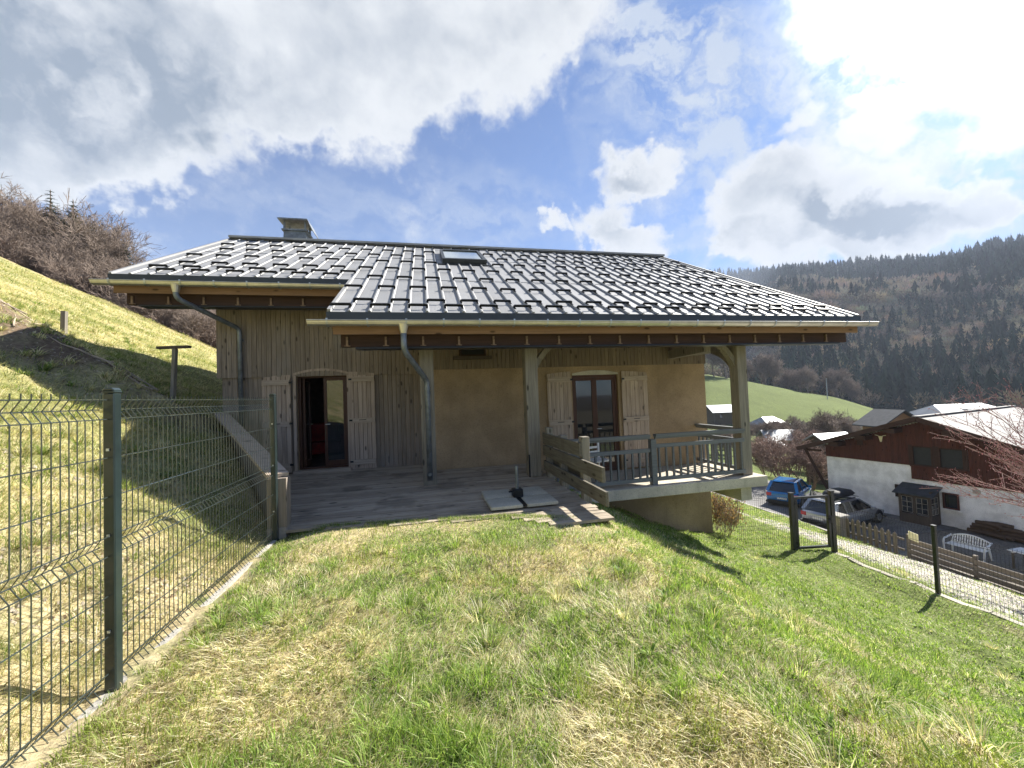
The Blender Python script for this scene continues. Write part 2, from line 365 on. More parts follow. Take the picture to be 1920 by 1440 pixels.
def npmesh(name, V, faces_flat, sizes, material, parent=None, col=None, smooth=False):
    """big meshes straight from arrays"""
    me = bpy.data.meshes.new(name)
    V = np.ascontiguousarray(V, dtype=np.float32); me.vertices.add(len(V)); me.vertices.foreach_set('co', V.ravel())
    me.loops.add(len(faces_flat)); me.loops.foreach_set('vertex_index', np.ascontiguousarray(faces_flat, dtype=np.int32))
    me.polygons.add(len(sizes)); st = np.zeros(len(sizes), np.int32); st[1:] = np.cumsum(sizes)[:-1]
    me.polygons.foreach_set('loop_start', st)
    me.update(calc_edges=True)
    if smooth: me.polygons.foreach_set('use_smooth', np.ones(len(sizes), bool))
    if col is not None:
        a = me.color_attributes.new('col', 'FLOAT_COLOR', 'POINT')
        c4 = np.ones((len(V), 4), np.float32); c4[:, :3] = col; a.data.foreach_set('color', c4.ravel())
    me.materials.append(material)
    o = bpy.data.objects.new(name, me); C.objects.link(o)
    if parent: o.parent = parent
    return o
# ------------------------------------------------------------------ ground
def zone_col(X, Y):
    D = X * SY + Y * CYW; Rr = X * CYW - Y * SY; r = np.hypot(X, Y); q = np.where(D > .5, Rr / np.maximum(D, .5), 3 * np.sign(Rr))
    n1 = fbm(X * .9, Y * .9, 11); n2 = fbm(X * 3.1, Y * 3.1, 12); n3 = fbm(X * .12, Y * .12, 13)
    straw = np.array([.42, .35, .21]); green = np.array([.14, .17, .06]); dirt = np.array([.17, .125, .085])
    g = sst(n1 * .6 + n2 * .4 + .22 * sst(X, 2.5, 7), .40, .62)[..., None]
    c = straw * (1 - g) + green * g
    # hillside
    h = sst(-X, 2, 5)[..., None]
    hg = sst(n2 * .5 + n1 * .5, .35, .65)[..., None]
    hc = np.array([.40, .35, .19]) * (1 - hg) + np.array([.21, .215, .085]) * hg
    c = c * (1 - h) + hc * h
    bx = (X + 9 + (Y - 10.6) * 1.87) / 2.1
    b = (sst(-np.abs(bx), -1.6, -.8) * sst(Y, 7.5, 9) * sst(-Y, -18, -15) * (X < -4) * sst(n1, .3, .5))[..., None]
    c = c * (1 - b) + dirt * b
    b = (sst(Y, 23, 27) * (X < -2) * 1.)[..., None]
    c = c * (1 - b) + np.array([.16, .10, .065]) * b
    # gravel strip beyond the lower fence
    gr = sst(X, 9.7, 10.6) * sst(-X, -18.0, -17.5) * sst(-Y, -12.8 , -11.0)
    gr = gr * sst(n1 * .5 + n2 * .5 + .14 * sst(-np.abs(X - 13.8), -4.5, -2), .34, .48)
    gc = np.array([.42, .39, .34])
    c = c * (1 - gr[..., None]) + gc * gr[..., None]
    yd = (sst(X, 18, 18.6) * sst(-Y, -17, -16) * (X < 45))[..., None]
    c = c * (1 - yd) + np.array([.20, .18, .155]) * yd
    # valley, meadow, mountain
    v = (sst(r, 30, 45) * (Rr > 0))[..., None] * 1.
    c = c * (1 - v) + (np.array([.115, .14, .05]) * (.65 + .35 * n3 + .25 * n2 + .15 * n1)[..., None]) * v
    wd = (sst(r, 30, 45) * (Rr > 0) * sst(q, .90, 1.0) * (r > 45))[..., None]; c = c * (1 - wd) + np.array([.10, .085, .055]) * wd
    mk = (sst(r, 218, 235))[..., None]
    c = c * (1 - mk) + np.array([.055, .042, .03]) * mk
    # open snow-covered clearings high on the far ridge
    py = 0
    s1 = (q > .49) & (q < .62) & (r > 1340) & (r < 1530) & (fbm(X / 70, Y / 70, 31) > .40)
    s2 = (q > .655) & (q < .70) & (r > 760) & (r < 905)
    s = (s1 | s2)[..., None] * 1.
    c = c * (1 - s) + np.array([.8, .83, .87]) * s
    return c
def polar_ground():
    rr = np.concatenate([[0.01], np.geomspace(.35, 2000, 460)])
    a0 = math.radians(12.3)
    th = np.concatenate([np.linspace(-math.pi + a0, a0 - 1.1, 50, endpoint=False), np.linspace(a0 - 1.1, a0 + 1.1, 560, endpoint=False), np.linspace(a0 + 1.1, a0 + math.pi, 50, endpoint=False)])
    Rg, Tg = np.meshgrid(rr, th, indexing='ij')
    X = Rg * np.sin(Tg); Y = Rg * np.cos(Tg); Z = gz(X, Y)
    nr, na = X.shape; V = np.stack([X, Y, Z], -1).reshape(-1, 3)
    i = np.arange(nr - 1)[:, None]; j = np.arange(na)[None]
    a = i * na + j; b = i * na + (j + 1) % na
    F = np.stack([a, b, b + na, a + na], -1).reshape(-1, 4)[:, ::-1]
    col = zone_col(V[:, 0], V[:, 1])
    m, nt, b = mat('ground_cover')
    at = nd(nt, 'ShaderNodeAttribute', {'attribute_name': 'col'}, 0); oc = OC(nt)
    n = NOISE(nt, oc, 14., 6., .65); n2 = NOISE(nt, oc, 1.1, 5., .6)
    f = MA(nt, 'MULTIPLY_ADD', SM(nt, n, .25, .75), .8, .55)
    f = MA(nt, 'MULTIPLY', f, MA(nt, 'MULTIPLY_ADD', n2, .5, .75))
    nt.links.new(VM(nt, 'SCALE', at, sc=f), b.inputs['Base Color']); b.inputs['Roughness'].default_value = 1; b.inputs['Specular IOR Level'].default_value = .05
    bump(nt, b, n, .8, .03)
    o = npmesh('ground', V, F.ravel(), np.full(len(F), 4), m, col=col, smooth=True); tag(o, kind='structure')
polar_ground()
def drape(name, x0, x1, y0, y1, n, material, dz=.02, edge=None):
    xs = np.linspace(x0, x1, n); ys = np.linspace(y0, y1, n); X, Y = np.meshgrid(xs, ys)
    if edge: X = edge(X, Y)
    V = np.stack([X, Y, gz(X, Y) + dz], -1).reshape(-1, 3)
    i = np.arange(n - 1)[:, None]; j = np.arange(n - 1)[None]; a = i * n + j
    F = np.stack([a, a + 1, a + n + 1, a + n], -1).reshape(-1, 4)
    return tag(npmesh(name, V, F.ravel(), np.full(len(F), 4), material, smooth=True), kind='structure')
M['asphalt'] = plain('asphalt', (.15, .145, .14), .85, 0, .3, 2., .5, 120)
drape('driveway', 18.3, 27.5, 15.3, 44, 60, M['asphalt'], .03)
kb = MB()
for i in range(24):
    y0 = 15.0 + i * 1.0; z = gz1(18.2, y0 + .5)
    kb.beam((18.2, y0, gz1(18.2, y0) + .06), (18.2, y0 + .99, gz1(18.2, y0 + 1) + .06), .14, .28)
tag(kb.build('kerb', M['conc2']), kind='structure')
# ------------------------------------------------------------------ the house
RS = .545; EY2, EZ2 = 6.52, 2.95; EY1 = 8.6; YR = 13.27
XL, XN, XR = -5.67, -1.45, 8.98
def rz(Y): return EZ2 + RS * (Y - EY2) if Y <= YR else EZ2 + RS * (2 * YR - EY2 - Y)
H = thing('timber_clad_chalet', 'timber and ochre stucco chalet with dark ribbed metal roof and covered balcony', 'house', (1.3, 9.7, -2.6), world=True)
def siding_boards(x0, x1, y, z0, z1, holes=(), bw=.098, th=.03, top=None, seed=1):
    rnd = random.Random(seed); mb = MB(); x = x0
    while x < x1 - .01:
        xe = min(x + bw, x1); zz = [(z0, (top(x + bw / 2) if top else z1))]
        for (hx0, hx1, hz0, hz1) in holes:
            if xe > hx0 + .01 and x < hx1 - .01:
                nz = []
                for a, b in zz:
                    if hz0 > a: nz.append((a, min(b, hz0)))
                    if hz1 < b: nz.append((max(a, hz1), b))
                zz = nz
        for a, b in zz:
            if b - a > .02:
                d = rnd.uniform(0, .009); mb.box(x + .0035, xe - .0035, y - th - d, y, a, b)
        x += bw
    return mb
D1 = (-2.86, -1.79, .03, 2.2); D2 = (3.38, 4.56, -.35, 1.98); W1 = (.74, 1.33, 2.46, 2.86)
ZU = 2.16
# wood wall at the back of the deck, stucco volume, upper cladding
siding_boards(-4.33, .2, 9.7, -.2, ZU + .1, [D1], seed=1).build('wood_siding', M['siding'], H)
mb = MB(); mb.box(-4.3, D1[0], 9.702, 9.95, -3, 4.3); mb.box(D1[1], .1, 9.702, 9.95, -3, 4.3); mb.box(D1[0], D1[1], 9.702, 9.95, D1[3], 4.3); mb.box(D1[0], D1[1], 9.702, 9.95, -3, D1[2])
mb.box(-4.3, -4.05, 9.95, 18, -3, 4.3); mb.box(6.72, 6.98, 9.06, 18, -3, 4.1); mb.box(-4.3, 6.98, 18, 18.25, -3, 4.2)
mb.prism([(9.71, 4.1), (17.99, 4.1), (YR, rz(YR) - .3)], 'X', -4.29, -4.06)
mb.prism([(9.08, 4.05), (17.99, 4.1), (YR, rz(YR) - .3)], 'X', 6.73, 6.97)
mb.build('structural_wall', M['stucco'], H)
mb = MB()
mb.box(.1, D2[0], 8.8, 9.06, -3, 3.6); mb.box(D2[1], 7.0, 8.8, 9.06, -3, 3.6); mb.box(D2[0], D2[1], 8.8, 9.06, D2[3], 3.6); mb.box(D2[0], D2[1], 8.8, 9.06, -3, D2[2])
mb.box(.1, .34, 9.06, 9.7, -3, 3.6)
mb.build('stucco_wall', M['stucco'], H)
siding_boards(-4.42, .2, 9.64, ZU, 0, top=lambda x: 4.35, seed=3).build('upper_cladding', M['siding'], H)
siding_boards(.02, 7.02, 8.797, ZU + .02, 3.72, [W1], seed=4).build('upper_cladding', M['cladding'], H)
mb = MB(); mb.box(.0, .06, 8.8, 9.64, ZU, 3.8); mb.build('corner_board', M['cladding'], H)
# gable cladding on the two ends
for xs in (-4.36, 7.02):
    g = MB(); y = 9.75 if xs < 0 else 8.83
    while y < 18.2:
        ye = min(y + .125, 18.25); t = min(rz(y), rz(ye)) - .28; g.box(xs - .02, xs + .02, y + .003, ye - .003, ZU if xs > 0 else -.3, t); y += .125
    g.build('gable_cladding', M['siding'], H)
# rooms behind the two doors
def room(x0, x1, y0, y1, z0, z1):
    r = MB(); r.box(x0, x1, y1, y1 + .05, z0, z1); r.box(x0 - .05, x0, y0, y1, z0, z1); r.box(x1, x1 + .05, y0, y1, z0, z1)
    r.box(x0, x1, y0, y1, z1, z1 + .05); r.box(x0, x1, y0, y1, z0 - .05, z0); return r.build('room_lining', M['room'], H)
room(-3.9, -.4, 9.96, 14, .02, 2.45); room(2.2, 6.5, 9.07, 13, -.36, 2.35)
# doors
def arch_strip(x0, x1, z, rise, w, y0, y1, flat_bottom=False):
    mb = MB(); n = 12; xs = [x0 + (x1 - x0) * i / n for i in range(n + 1)]; c = (x0 + x1) / 2; h = (x1 - x0) / 2
    f = lambda x: z + rise * (1 - ((x - c) / h) ** 2)
    for i in range(n):
        a, b = xs[i], xs[i + 1]
        lo = (z - .01, z - .01) if flat_bottom else (f(a), f(b))
        mb.add([(a, y0, lo[0]), (b, y0, lo[1]), (b, y0, f(b) + w), (a, y0, f(a) + w), (a, y1, lo[0]), (b, y1, lo[1]), (b, y1, f(b) + w), (a, y1, f(a) + w)],
               [(0, 1, 2, 3), (7, 6, 5, 4), (0, 4, 5, 1), (2, 6, 7, 3), (1, 5, 6, 2), (4, 0, 3, 7)])
    return mb
def french_door(D, yw, openleaf):
    x0, x1, z0, z1 = D; y = yw + .10
    fr = MB(); fr.box(x0, x0 + .055, y - .04, y + .04, z0, z1); fr.box(x1 - .055, x1, y - .04, y + .04, z0, z1); fr.box(x0 + .055, x1 - .055, y - .04, y + .04, z1 - .07, z1)
    fr.box(x0 + .055, x1 - .055, y - .045, y + .04, z0, z0 + .06)
    d = fr.build('french_door', M['frame'], H)
    xm = (x0 + x1) / 2
    def leaf(a, b, yy):
        l = MB(); l.box(a, a + .06, yy - .025, yy + .025, z0 + .065, z1 - .075); l.box(b - .06, b, yy - .025, yy + .025, z0 + .065, z1 - .075)
        l.box(a + .06, b - .06, yy - .025, yy + .025, z0 + .065, z0 + .19); l.box(a + .06, b - .06, yy - .025, yy + .025, z1 - .14, z1 - .075)
        return l
    def kid(mb, nm, mt): o = mb.build(nm, mt, None); o.parent = d; return o
    if openleaf:
        l = MB(); xx = x0 + .09
        l.box(xx - .025, xx + .025, y + .05, y + .11, z0 + .065, z1 - .075); l.box(xx - .025, xx + .025, y + .44, y + .5, z0 + .065, z1 - .075)
        l.box(xx - .025, xx + .025, y + .11, y + .44, z0 + .065, z0 + .19); l.box(xx - .025, xx + .025, y + .11, y + .44, z1 - .14, z1 - .075)
        kid(l, 'door_leaf', M['frame']); kid(MB().box(xx - .005, xx + .005, y + .11, y + .44, z0 + .19, z1 - .14), 'glass_pane', M['glass'])
        hd = MB(); hd.tube([(xx + .03, y + .46, z0 + 1.02), (xx + .07, y + .46, z0 + 1.02), (xx + .07, y + .36, z0 + 1.02)], .009, 6); kid(hd, 'handle', M['zinc'])
    else:
        kid(leaf(x0 + .06, xm - .005, y), 'door_leaf', M['frame']); kid(MB().box(x0 + .12, xm - .065, y - .004, y + .004, z0 + .19, z1 - .14), 'glass_pane', M['glass'])
    kid(leaf(xm, x1 - .06, y), 'door_leaf', M['frame']); kid(MB().box(xm + .06, x1 - .12, y - .004, y + .004, z0 + .19, z1 - .14), 'glass_pane', M['glass'])
    hd = MB(); hd.tube([(xm + .03, y - .03, z0 + 1.02), (xm + .03, y - .06, z0 + 1.02), (xm + .13, y - .06, z0 + 1.02)], .009, 6); kid(hd, 'handle', M['zinc'])
french_door(D1, 9.7, True); french_door(D2, 8.8, False)
mb = arch_strip(D1[0] - .06, D1[1] + .06, D1[3] - .02, .10, .05, 9.60, 9.665)
mb.box(D1[0] - .06, D1[0] + .0, 9.60, 9.665, .03, D1[3] - .02); mb.box(D1[1], D1[1] + .06, 9.60, 9.665, .03, D1[3] - .02)
mb.build('door_surround', M['shutter'], H)
arch_strip(D1[0] - .0, D1[1] + .0, D1[3] - .03, .09, .0, 9.668, 9.70, True).build('arch_panel', M['stucco'], H)
arch_strip(D2[0] - .0, D2[1] + .0, D2[3] + .0, .07, .03, 8.77, 8.80, True).build('arched_lintel', M['paver'], H)
MB().box(D1[0] - .06, D1[1] + .06, 9.5, 9.70, -.02, .055).build('door_sill', M['shutter_x'], H)
def shutter(x0, x1, y, z0, z1, inner_right, rise=.05, label=None, seed=0):
    s = MB(); n = 6; bw = (x1 - x0) / n; rnd = random.Random(seed)
    def tp(x):
        t = (x - x0) / (x1 - x0); t = t if inner_right else 1 - t
        return z1 - rise * (1 - t) ** 2 * 1.0
    for i in range(n):
        a, b = x0 + i * bw + .0035, x0 + (i + 1) * bw - .0035; d = rnd.uniform(0, .003)
        s.add([(a, y - .026 - d, z0), (b, y - .026 - d, z0), (b, y, z0), (a, y, z0), (a, y - .026 - d, tp(a)), (b, y - .026 - d, tp(b)), (b, y, tp(b)), (a, y, tp(a))],
              [(0, 3, 2, 1), (4, 5, 6, 7), (0, 1, 5, 4), (1, 2, 6, 5), (2, 3, 7, 6), (3, 0, 4, 7)])
    o = s.build('shutter', M['shutter'], H)
    if label: o['label'] = label
    h = z1 - z0
    for f in (.075, .5, .925):
        zc = z0 + h * f; b = MB().box(x0 + .012, x1 - .012, y - .062, y - .030, zc - .065, zc + .05).build('batten', M['shutter_x'], None); b.parent = o
    hx = x1 - .01 if inner_right else x0 + .01
    for f in (.08, .5, .92):
        b = MB().box(hx - .02, hx + .05, y - .068, y - .0625, z0 + h * f - .02, z0 + h * f + .02).build('hinge', M['black'], None); b.parent = o
    b = MB().tube([(((x0 + x1) / 2) - .08, y - .058, z0 + h * .5), (((x0 + x1) / 2) + .08, y - .062, z0 + h * .5 + .005)], .008, 5).build('latch', M['black'], None); b.parent = o
shutter(-3.55, -2.97, 9.63, .03, 2.2, True, seed=1); shutter(-1.74, -1.18, 9.63, .0, 2.24, False, seed=2)
shutter(2.74, 3.33, 8.77, -.30, 2.06, True, seed=3); shutter(4.63, 5.32, 8.77, -.30, 2.04, False, seed=4)
# small window under the eave
x0, x1, z0, z1 = W1
o = MB().box(x0, x1, 8.785, 8.796, z0, z1).build('small_window', M['black'], H)
b = MB().box(x0 - .14, x1 + .12, 8.66, 8.80, z0 - .07, z0).build('window_sill', M['oldwood'], None); b.parent = o
fr = MB(); fr.box(x0, x0 + .04, 8.74, 8.784, z0, z1); fr.box(x1 - .04, x1, 8.74, 8.784, z0, z1); fr.box(x0 + .03, x1 - .03, 8.742, 8.783, z0 + .002, z0 + .04); fr.build('window_frame', M['dark'], None).parent = o
# ---- roof
rf = MB()
T = .09
def slab_poly(poly, mb):
    """roof sheet from a plan polygon on one slope: list of (x, y)"""
    n = len(poly); top = [(x, y, rz(y)) for x, y in poly]; bot = [(x, y, rz(y) - T) for x, y in poly]
    mb.add(top + bot, [tuple(range(n)), tuple(range(n, 2 * n))[::-1]] + [(i, n + i, n + (i + 1) % n, (i + 1) % n) for i in range(n)])
slab_poly([(XL, EY1), (XN, EY1), (XN, EY2), (XR, EY2), (XR, YR), (XL, YR)], rf)
rf.add([(XL, YR, rz(YR)), (XR, YR, rz(YR)), (XR, 20, rz(20)), (XL, 20, rz(20)), (XL, YR, rz(YR) - T), (XR, YR, rz(YR) - T), (XR, 20, rz(20) - T), (XL, 20, rz(20) - T)],
       [(0, 1, 2, 3), (7, 6, 5, 4), (3, 2, 6, 7), (0, 3, 7, 4), (2, 1, 5, 6)])
PAN = .3
x = XN + PAN
seams = []
for k in range(-14, 36):
    x = XN + PAN * k
    if x < XL + .1 or x > XR - .1: continue
    y0 = EY1 if x < XN - .01 else EY2
    p, q = Vector((x, y0 - .01, rz(y0 - .01) + .012)), Vector((x, YR, rz(YR) + .012))
    d = (q - p).normalized(); up = Vector((0, -d.z, d.y))
    # trapezoid rib
    vs = []
    for base in (p, q):
        vs += [base + Vector((-.032, 0, 0)), base + Vector((-.012, 0, 0)) + up * .024, base + Vector((.012, 0, 0)) + up * .024, base + Vector((.032, 0, 0))]
    rf.add(vs, [(0, 1, 5, 4), (1, 2, 6, 5), (2, 3, 7, 6), (3, 2, 1, 0), (4, 5, 6, 7), (0, 4, 7, 3)])
roof = rf.build('roof', M['roof'], H)
def RP(x, v, lift=0):  # point on the front slope, v metres of plan distance from the porch eave
    y = EY2 + v; return Vector((x, y, rz(y))) + Vector((0, -RS, 1)).normalized() * lift
for vj in (2.2, 4.6):   # lap joints
    j = MB(); a = XN if vj < 2.3 else XL
    j.beam(RP(a + .02, vj, .002), RP(XR - .02, vj, .002), .03, .008, (0, -RS, 1)); j.build('lap_joint', M['metalfascia'], None).parent = roof
# verge, ridge, eave flashings
def kid(mb, nm, mt, par): o = mb.build(nm, mt, None); o.parent = par; return o
for (xa, ya) in ((XL, EY1), (XR, EY2)):
    vg = MB(); vg.beam((xa, ya, rz(ya) + .0), (xa, YR, rz(YR) + .0), .05, .07); vg.beam((xa, YR, rz(YR)), (xa, 20, rz(20)), .05, .07)
    b_ = MB(); b_.beam((xa, ya + .02, rz(ya + .02) - .14), (xa, YR, rz(YR) - .14), .04, .19); b_.beam((xa, YR, rz(YR) - .14), (xa, 20, rz(20) - .14), .04, .19); kid(b_, 'barge_board', M['metalfascia'], roof); kid(vg, 'verge_flashing', M['roof'], roof)
vg = MB(); vg.beam((XN, EY2, rz(EY2) + .0), (XN, EY1, rz(EY1) + .0), .05, .1)
kid(vg, 'verge_flashing', M['roof'], roof)
kid(MB().beam((XL, YR, rz(YR) + .035), (XR, YR, rz(YR) + .035), .32, .06), 'ridge_cap', M['roof'], roof)
fa = MB(); fa.box(XL - .01, XN - .03, EY1 - .045, EY1 - .02, rz(EY1) - .15, rz(EY1) - .005); fa.box(XN - .03, XR + .03, EY2 - .045, EY2 - .02, rz(EY2) - .15, rz(EY2) - .005)
kid(fa, 'eave_flashing', M['metalfascia'], roof)
# snow guards: a bent bar spanning one pan on two legs
def guard_mesh():
    g = MB(); u = Vector((0, -RS, 1)).normalized(); d = Vector((0, 1, RS)).normalized()
    a, b = Vector((-.145, 0, 0)), Vector((.145, 0, 0))
    g.beam(a + u * .082, b + u * .082, .034, .012, u); g.beam(a + u * .064 - d * .016, b + u * .064 - d * .016, .004, .034, u)
    for s in (a, b):
        g.beam(s + u * .02, s + u * .078, .016, .035, (1, 0, 0)); g.beam(s - d * .09 + u * .036, s + d * .07 + u * .036, .034, .012, u)
    return g
rows = [(.22, 0), (.50, 1), (1.36, 0), (2.2, 1), (3.05, 0), (3.9, 1), (4.75, 0), (5.5, 1), (6.3, 0)]
spots = []
for v, par in rows:
    for k in range(-14, 35):
        xc = XN + PAN * (k + .5)
        if (k + par) % 2 or xc < XL + .2 or xc > XR - .2: continue
        if xc < XN and v < 2.1: continue
        if .25 < xc < 1.95 and 3.7 < v < 5.9: continue
        spots.append((v, xc))
for v, par in ((2.32, 0), (2.6, 1)):
    for k in range(-14, 0):
        xc = XN + PAN * (k + .5)
        if (k + par) % 2 == 0 and xc > XL + .2: spots.append((v, xc))
spots = [s for s in spots if not (s[1] < XN and s[0] == 2.2)]
spots.sort()
g0 = None; rest = MB()
for i, (v, xc) in enumerate(spots):
    if i < 100:
        if g0 is None: g0 = kid(guard_mesh(), 'snow_guard', M['guard'], roof); o = g0
        else: o = g0.copy(); C.objects.link(o); o.parent = roof
        o.location = RP(xc + (i * 37 % 11 - 5) * .0016, v + (i * 53 % 13 - 6) * .003); o.rotation_euler = (0, 0, (i * 29 % 9 - 4) * .006)
    else:
        g = guard_mesh(); p = RP(xc, v); rest.add([Vector(q) + p for q in g.v], g.f)
o = kid(rest, 'upper_snow_guards', M['guard'], roof); o['kind'] = 'stuff'
# skylight
sl = MB(); p0, p1 = 4.05, 5.55
def slope_box(mb, xa, xb, va, vb, l0, l1):
    c = [RP(xa, va, l0), RP(xb, va, l0), RP(xb, vb, l0), RP(xa, vb, l0), RP(xa, va, l1), RP(xb, va, l1), RP(xb, vb, l1), RP(xa, vb, l1)]
    mb.add(c, [(0, 3, 2, 1), (4, 5, 6, 7), (0, 1, 5, 4), (1, 2, 6, 5), (2, 3, 7, 6), (3, 0, 4, 7)])
slope_box(sl, .52, 1.72, p0, p0 + .12, .0, .15); slope_box(sl, .52, .60, p0 + .12, p1, .0, .14); slope_box(sl, 1.64, 1.72, p0 + .12, p1, .0, .14); slope_box(sl, .52, 1.72, p1, p1 + .1, .0, .14)
slope_box(sl, .40, 1.84, p0 - .12, p0 - .005, .002, .03)
sk_ = kid(sl, 'skylight', M['metalfascia'], roof)
g = MB(); slope_box(g, .605, 1.635, p0 + .125, p1 - .005, .09, .11)
kid(g, 'skylight_glass', M['skyglass'], roof)
# chimney with an open metal cowl
cx0, cx1, cy0, cy1 = -4.27, -3.57, 13.35, 13.95; cz = rz(YR) - .2
ch = MB(); ch.add([(cx0, cy0, cz), (cx1, cy0, cz), (cx1, cy1, cz), (cx0, cy1, cz), (cx0 + .03, cy0 + .03, 7.02), (cx1 - .03, cy0 + .03, 7.02), (cx1 - .03, cy1 - .03, 7.02), (cx0 + .03, cy1 - .03, 7.02)],
                  [(0, 3, 2, 1), (4, 5, 6, 7), (0, 1, 5, 4), (1, 2, 6, 5), (2, 3, 7, 6), (3, 0, 4, 7)])
chim = kid(ch, 'chimney', M['zinc_dark'], H); chim.location = -H.location
c2 = MB(); c2.box(cx0 - .02, cx1 + .02, cy0 - .02, cy1 + .02, 7.021, 7.07)
for xa in (cx0 + .02, cx1 - .07):
    for ya in (cy0 + .02, cy1 - .07): c2.box(xa, xa + .05, ya, ya + .05, 7.071, 7.33)
kid(c2, 'cowl_frame', M['zinc_dark'], chim)
c3 = MB(); c3.box(cx0 - .1, cx1 + .05, cy0 - .12, cy1 + .12, 7.331, 7.37)
c3.add([(cx1 + .05, cy0 - .12, 7.37), (cx1 + .05, cy1 + .12, 7.37), (cx1 + .2, cy1 + .12, 7.02), (cx1 + .2, cy0 - .12, 7.02), (cx1 + .06, cy0 - .12, 7.35), (cx1 + .06, cy1 + .12, 7.35), (cx1 + .18, cy1 + .12, 7.02), (cx1 + .18, cy0 - .12, 7.02)],
       [(0, 1, 2, 3), (7, 6, 5, 4), (0, 3, 7, 4), (1, 5, 6, 2), (3, 2, 6, 7)])
kid(c3, 'cowl_lid', M['zinc_dark'], chim)
cc = MB(); cc.box(8.0, 8.3, 15.0, 15.3, rz(15) - .1, rz(15) + .85); cc.beam((7.95, 15.15, rz(15) + .87), (8.5, 15.15, rz(15) + 1.02), .5, .03); vt = kid(cc, 'vent_pipe', M['galv'], roof)
# eave structure
def eave(x0, x1, ey, over):
    z = rz(ey)
    kid(MB().box(x0 + .05, x1 - .02, ey + .0, ey + .028, z - .35, z - .155), 'fascia_board', M['fascia'], roof)
    b = MB(); b.box(x0 + .12, x1 - .05, ey + .22, ey + .30, z - .52, z - .30); kid(b, 'eave_beam', M['dark'], roof)
    b = MB(); b.box(x0 + .35, x1 - .30, ey + .16, ey + .40, z - .56, z - .53); kid(b, 'eave_strip', M['black'], roof)
    t = MB(); xx = x0 + .2; n_ = 0
    t.box(0, .035, ey + .19, ey + .218, z - .50, z - .36); t.box(-.03, .065, ey + .195, ey + .217, z - .515, z - .5)
    while xx < x1 - .1:
        o = kid(t, 'rafter_tail', M['tail'], roof) if n_ == 0 else o.copy()
        if n_: C.objects.link(o); o.parent = roof
        o.location = (xx, 0, 0); xx += .6; n_ += 1
eave(XL, XN - .05, EY1, 1.1); eave(XN, XR, EY2, .8)
sf = MB()   # boarding under the roof
def under(x0, x1, y0, y1, d0=.28, d1=.25):
    sf.add([(x0, y0, rz(y0) - d0), (x1, y0, rz(y0) - d0), (x1, y1, rz(y1) - d0), (x0, y1, rz(y1) - d0), (x0, y0, rz(y0) - d1), (x1, y0, rz(y0) - d1), (x1, y1, rz(y1) - d1), (x0, y1, rz(y1) - d1)],
           [(0, 3, 2, 1), (4, 5, 6, 7), (0, 1, 5, 4), (1, 2, 6, 5), (2, 3, 7, 6), (3, 0, 4, 7)])
xx = XL + .1
while xx < XN - .1: under(xx, min(xx + .14, XN - .05) - .006, EY1 + .03, YR); xx += .14
xx = XN + .03
while xx < XR - .06: under(xx, min(xx + .14, XR - .04) - .006, EY2 + .03, YR); xx += .14
kid(sf, 'soffit_boarding', M['soffit'], roof)
ra = MB()
for k in range(24):
    xx = XL + .2 + k * .62
    if xx > XR - .1: break
    y0 = EY1 + .31 if xx < XN else EY2 + .41
    ra.beam((xx, y0, rz(y0) - .37), (xx, YR, rz(YR) - .37), .08, .16)
kid(ra, 'rafter', M['dark'], roof)
# gutters, brackets, downpipes
def gutter(x0, x1, y, z, brk):
    g = MB(); n = 9; r = .075; vs = []
    for xx in (x0, x1):
        for rr_ in (r, r - .006):
            for k in range(n): t = math.pi * k / (n - 1) + math.pi; vs.append((xx, y + rr_ * math.cos(t), z + rr_ * math.sin(t)))
    fs = []
    for k in range(n - 1): fs += [(k, k + 1, 2 * n + k + 1, 2 * n + k), (n + k, 3 * n + k, 3 * n + k + 1, n + k + 1)]
    for e in (0, 2 * n):
        for k in range(n - 1): fs.append((e + k, e + n + k, e + n + k + 1, e + k + 1))
        fs.append(tuple(e + k for k in range(n)))
    g.add(vs, fs); g.tube([(x0, y - r - .004, z + .004), (x1, y - r - .004, z + .004)], .011, 8)
    o = g.build('gutter', M['zinc'], H); xx = x0 + .28
    while xx < x1 - .05:
        b = MB(); pts = [(xx, y + r, z + .03)] + [(xx, y + (r + .008) * math.cos(t), z + (r + .008) * math.sin(t)) for t in [math.pi * 2 - math.pi * k / 8 for k in range(9)]] + [(xx, y - r - .006, z + .035)]
        for p, q in zip(pts, pts[1:]): b.beam(p, q, .028, .005, (0, math.sin(1), .3) if abs(p[2] - q[2]) < .001 else (0, 1, .01))
        b.build('gutter_bracket', M['galv'], None).parent = o; xx += brk
gutter(-5.85, -1.5, 8.47, rz(EY1) - .17, .56); gutter(-1.72, 9.25, 6.39, rz(EY2) - .17, .58)
def pipe(pts, r=.045, collars=(), name='downpipe'):
    P = [Vector(p) for p in pts]; out = [P[0]]
    for a, b, c in zip(P, P[1:], P[2:]):
        d1 = (a - b).normalized(); d2 = (c - b).normalized()
        for t in (0, .25, .5, .75, 1):
            out.append(b + d1 * .10 * (1 - t) ** 2 + d2 * .10 * t ** 2)
    out.append(P[-1]); mb = MB().tube(out, r, 12); o = mb.build(name, M['zinc_dark'], H, smooth=True)
    for c in collars: MB().tube([Vector(c), Vector(c) + Vector((0, 0, .05))], r + .008, 12).build('pipe_collar', M['zinc_dark'], None).parent = o
    return o
zg = rz(EY1) - .24
p = pipe([(-4.55, 8.47, zg), (-4.55, 8.47, 3.62), (-3.93, 9.52, 3.22), (-3.93, 9.55, .9)], .048, [(-3.93, 9.55, 2.95), (-3.93, 9.55, 1.6)])
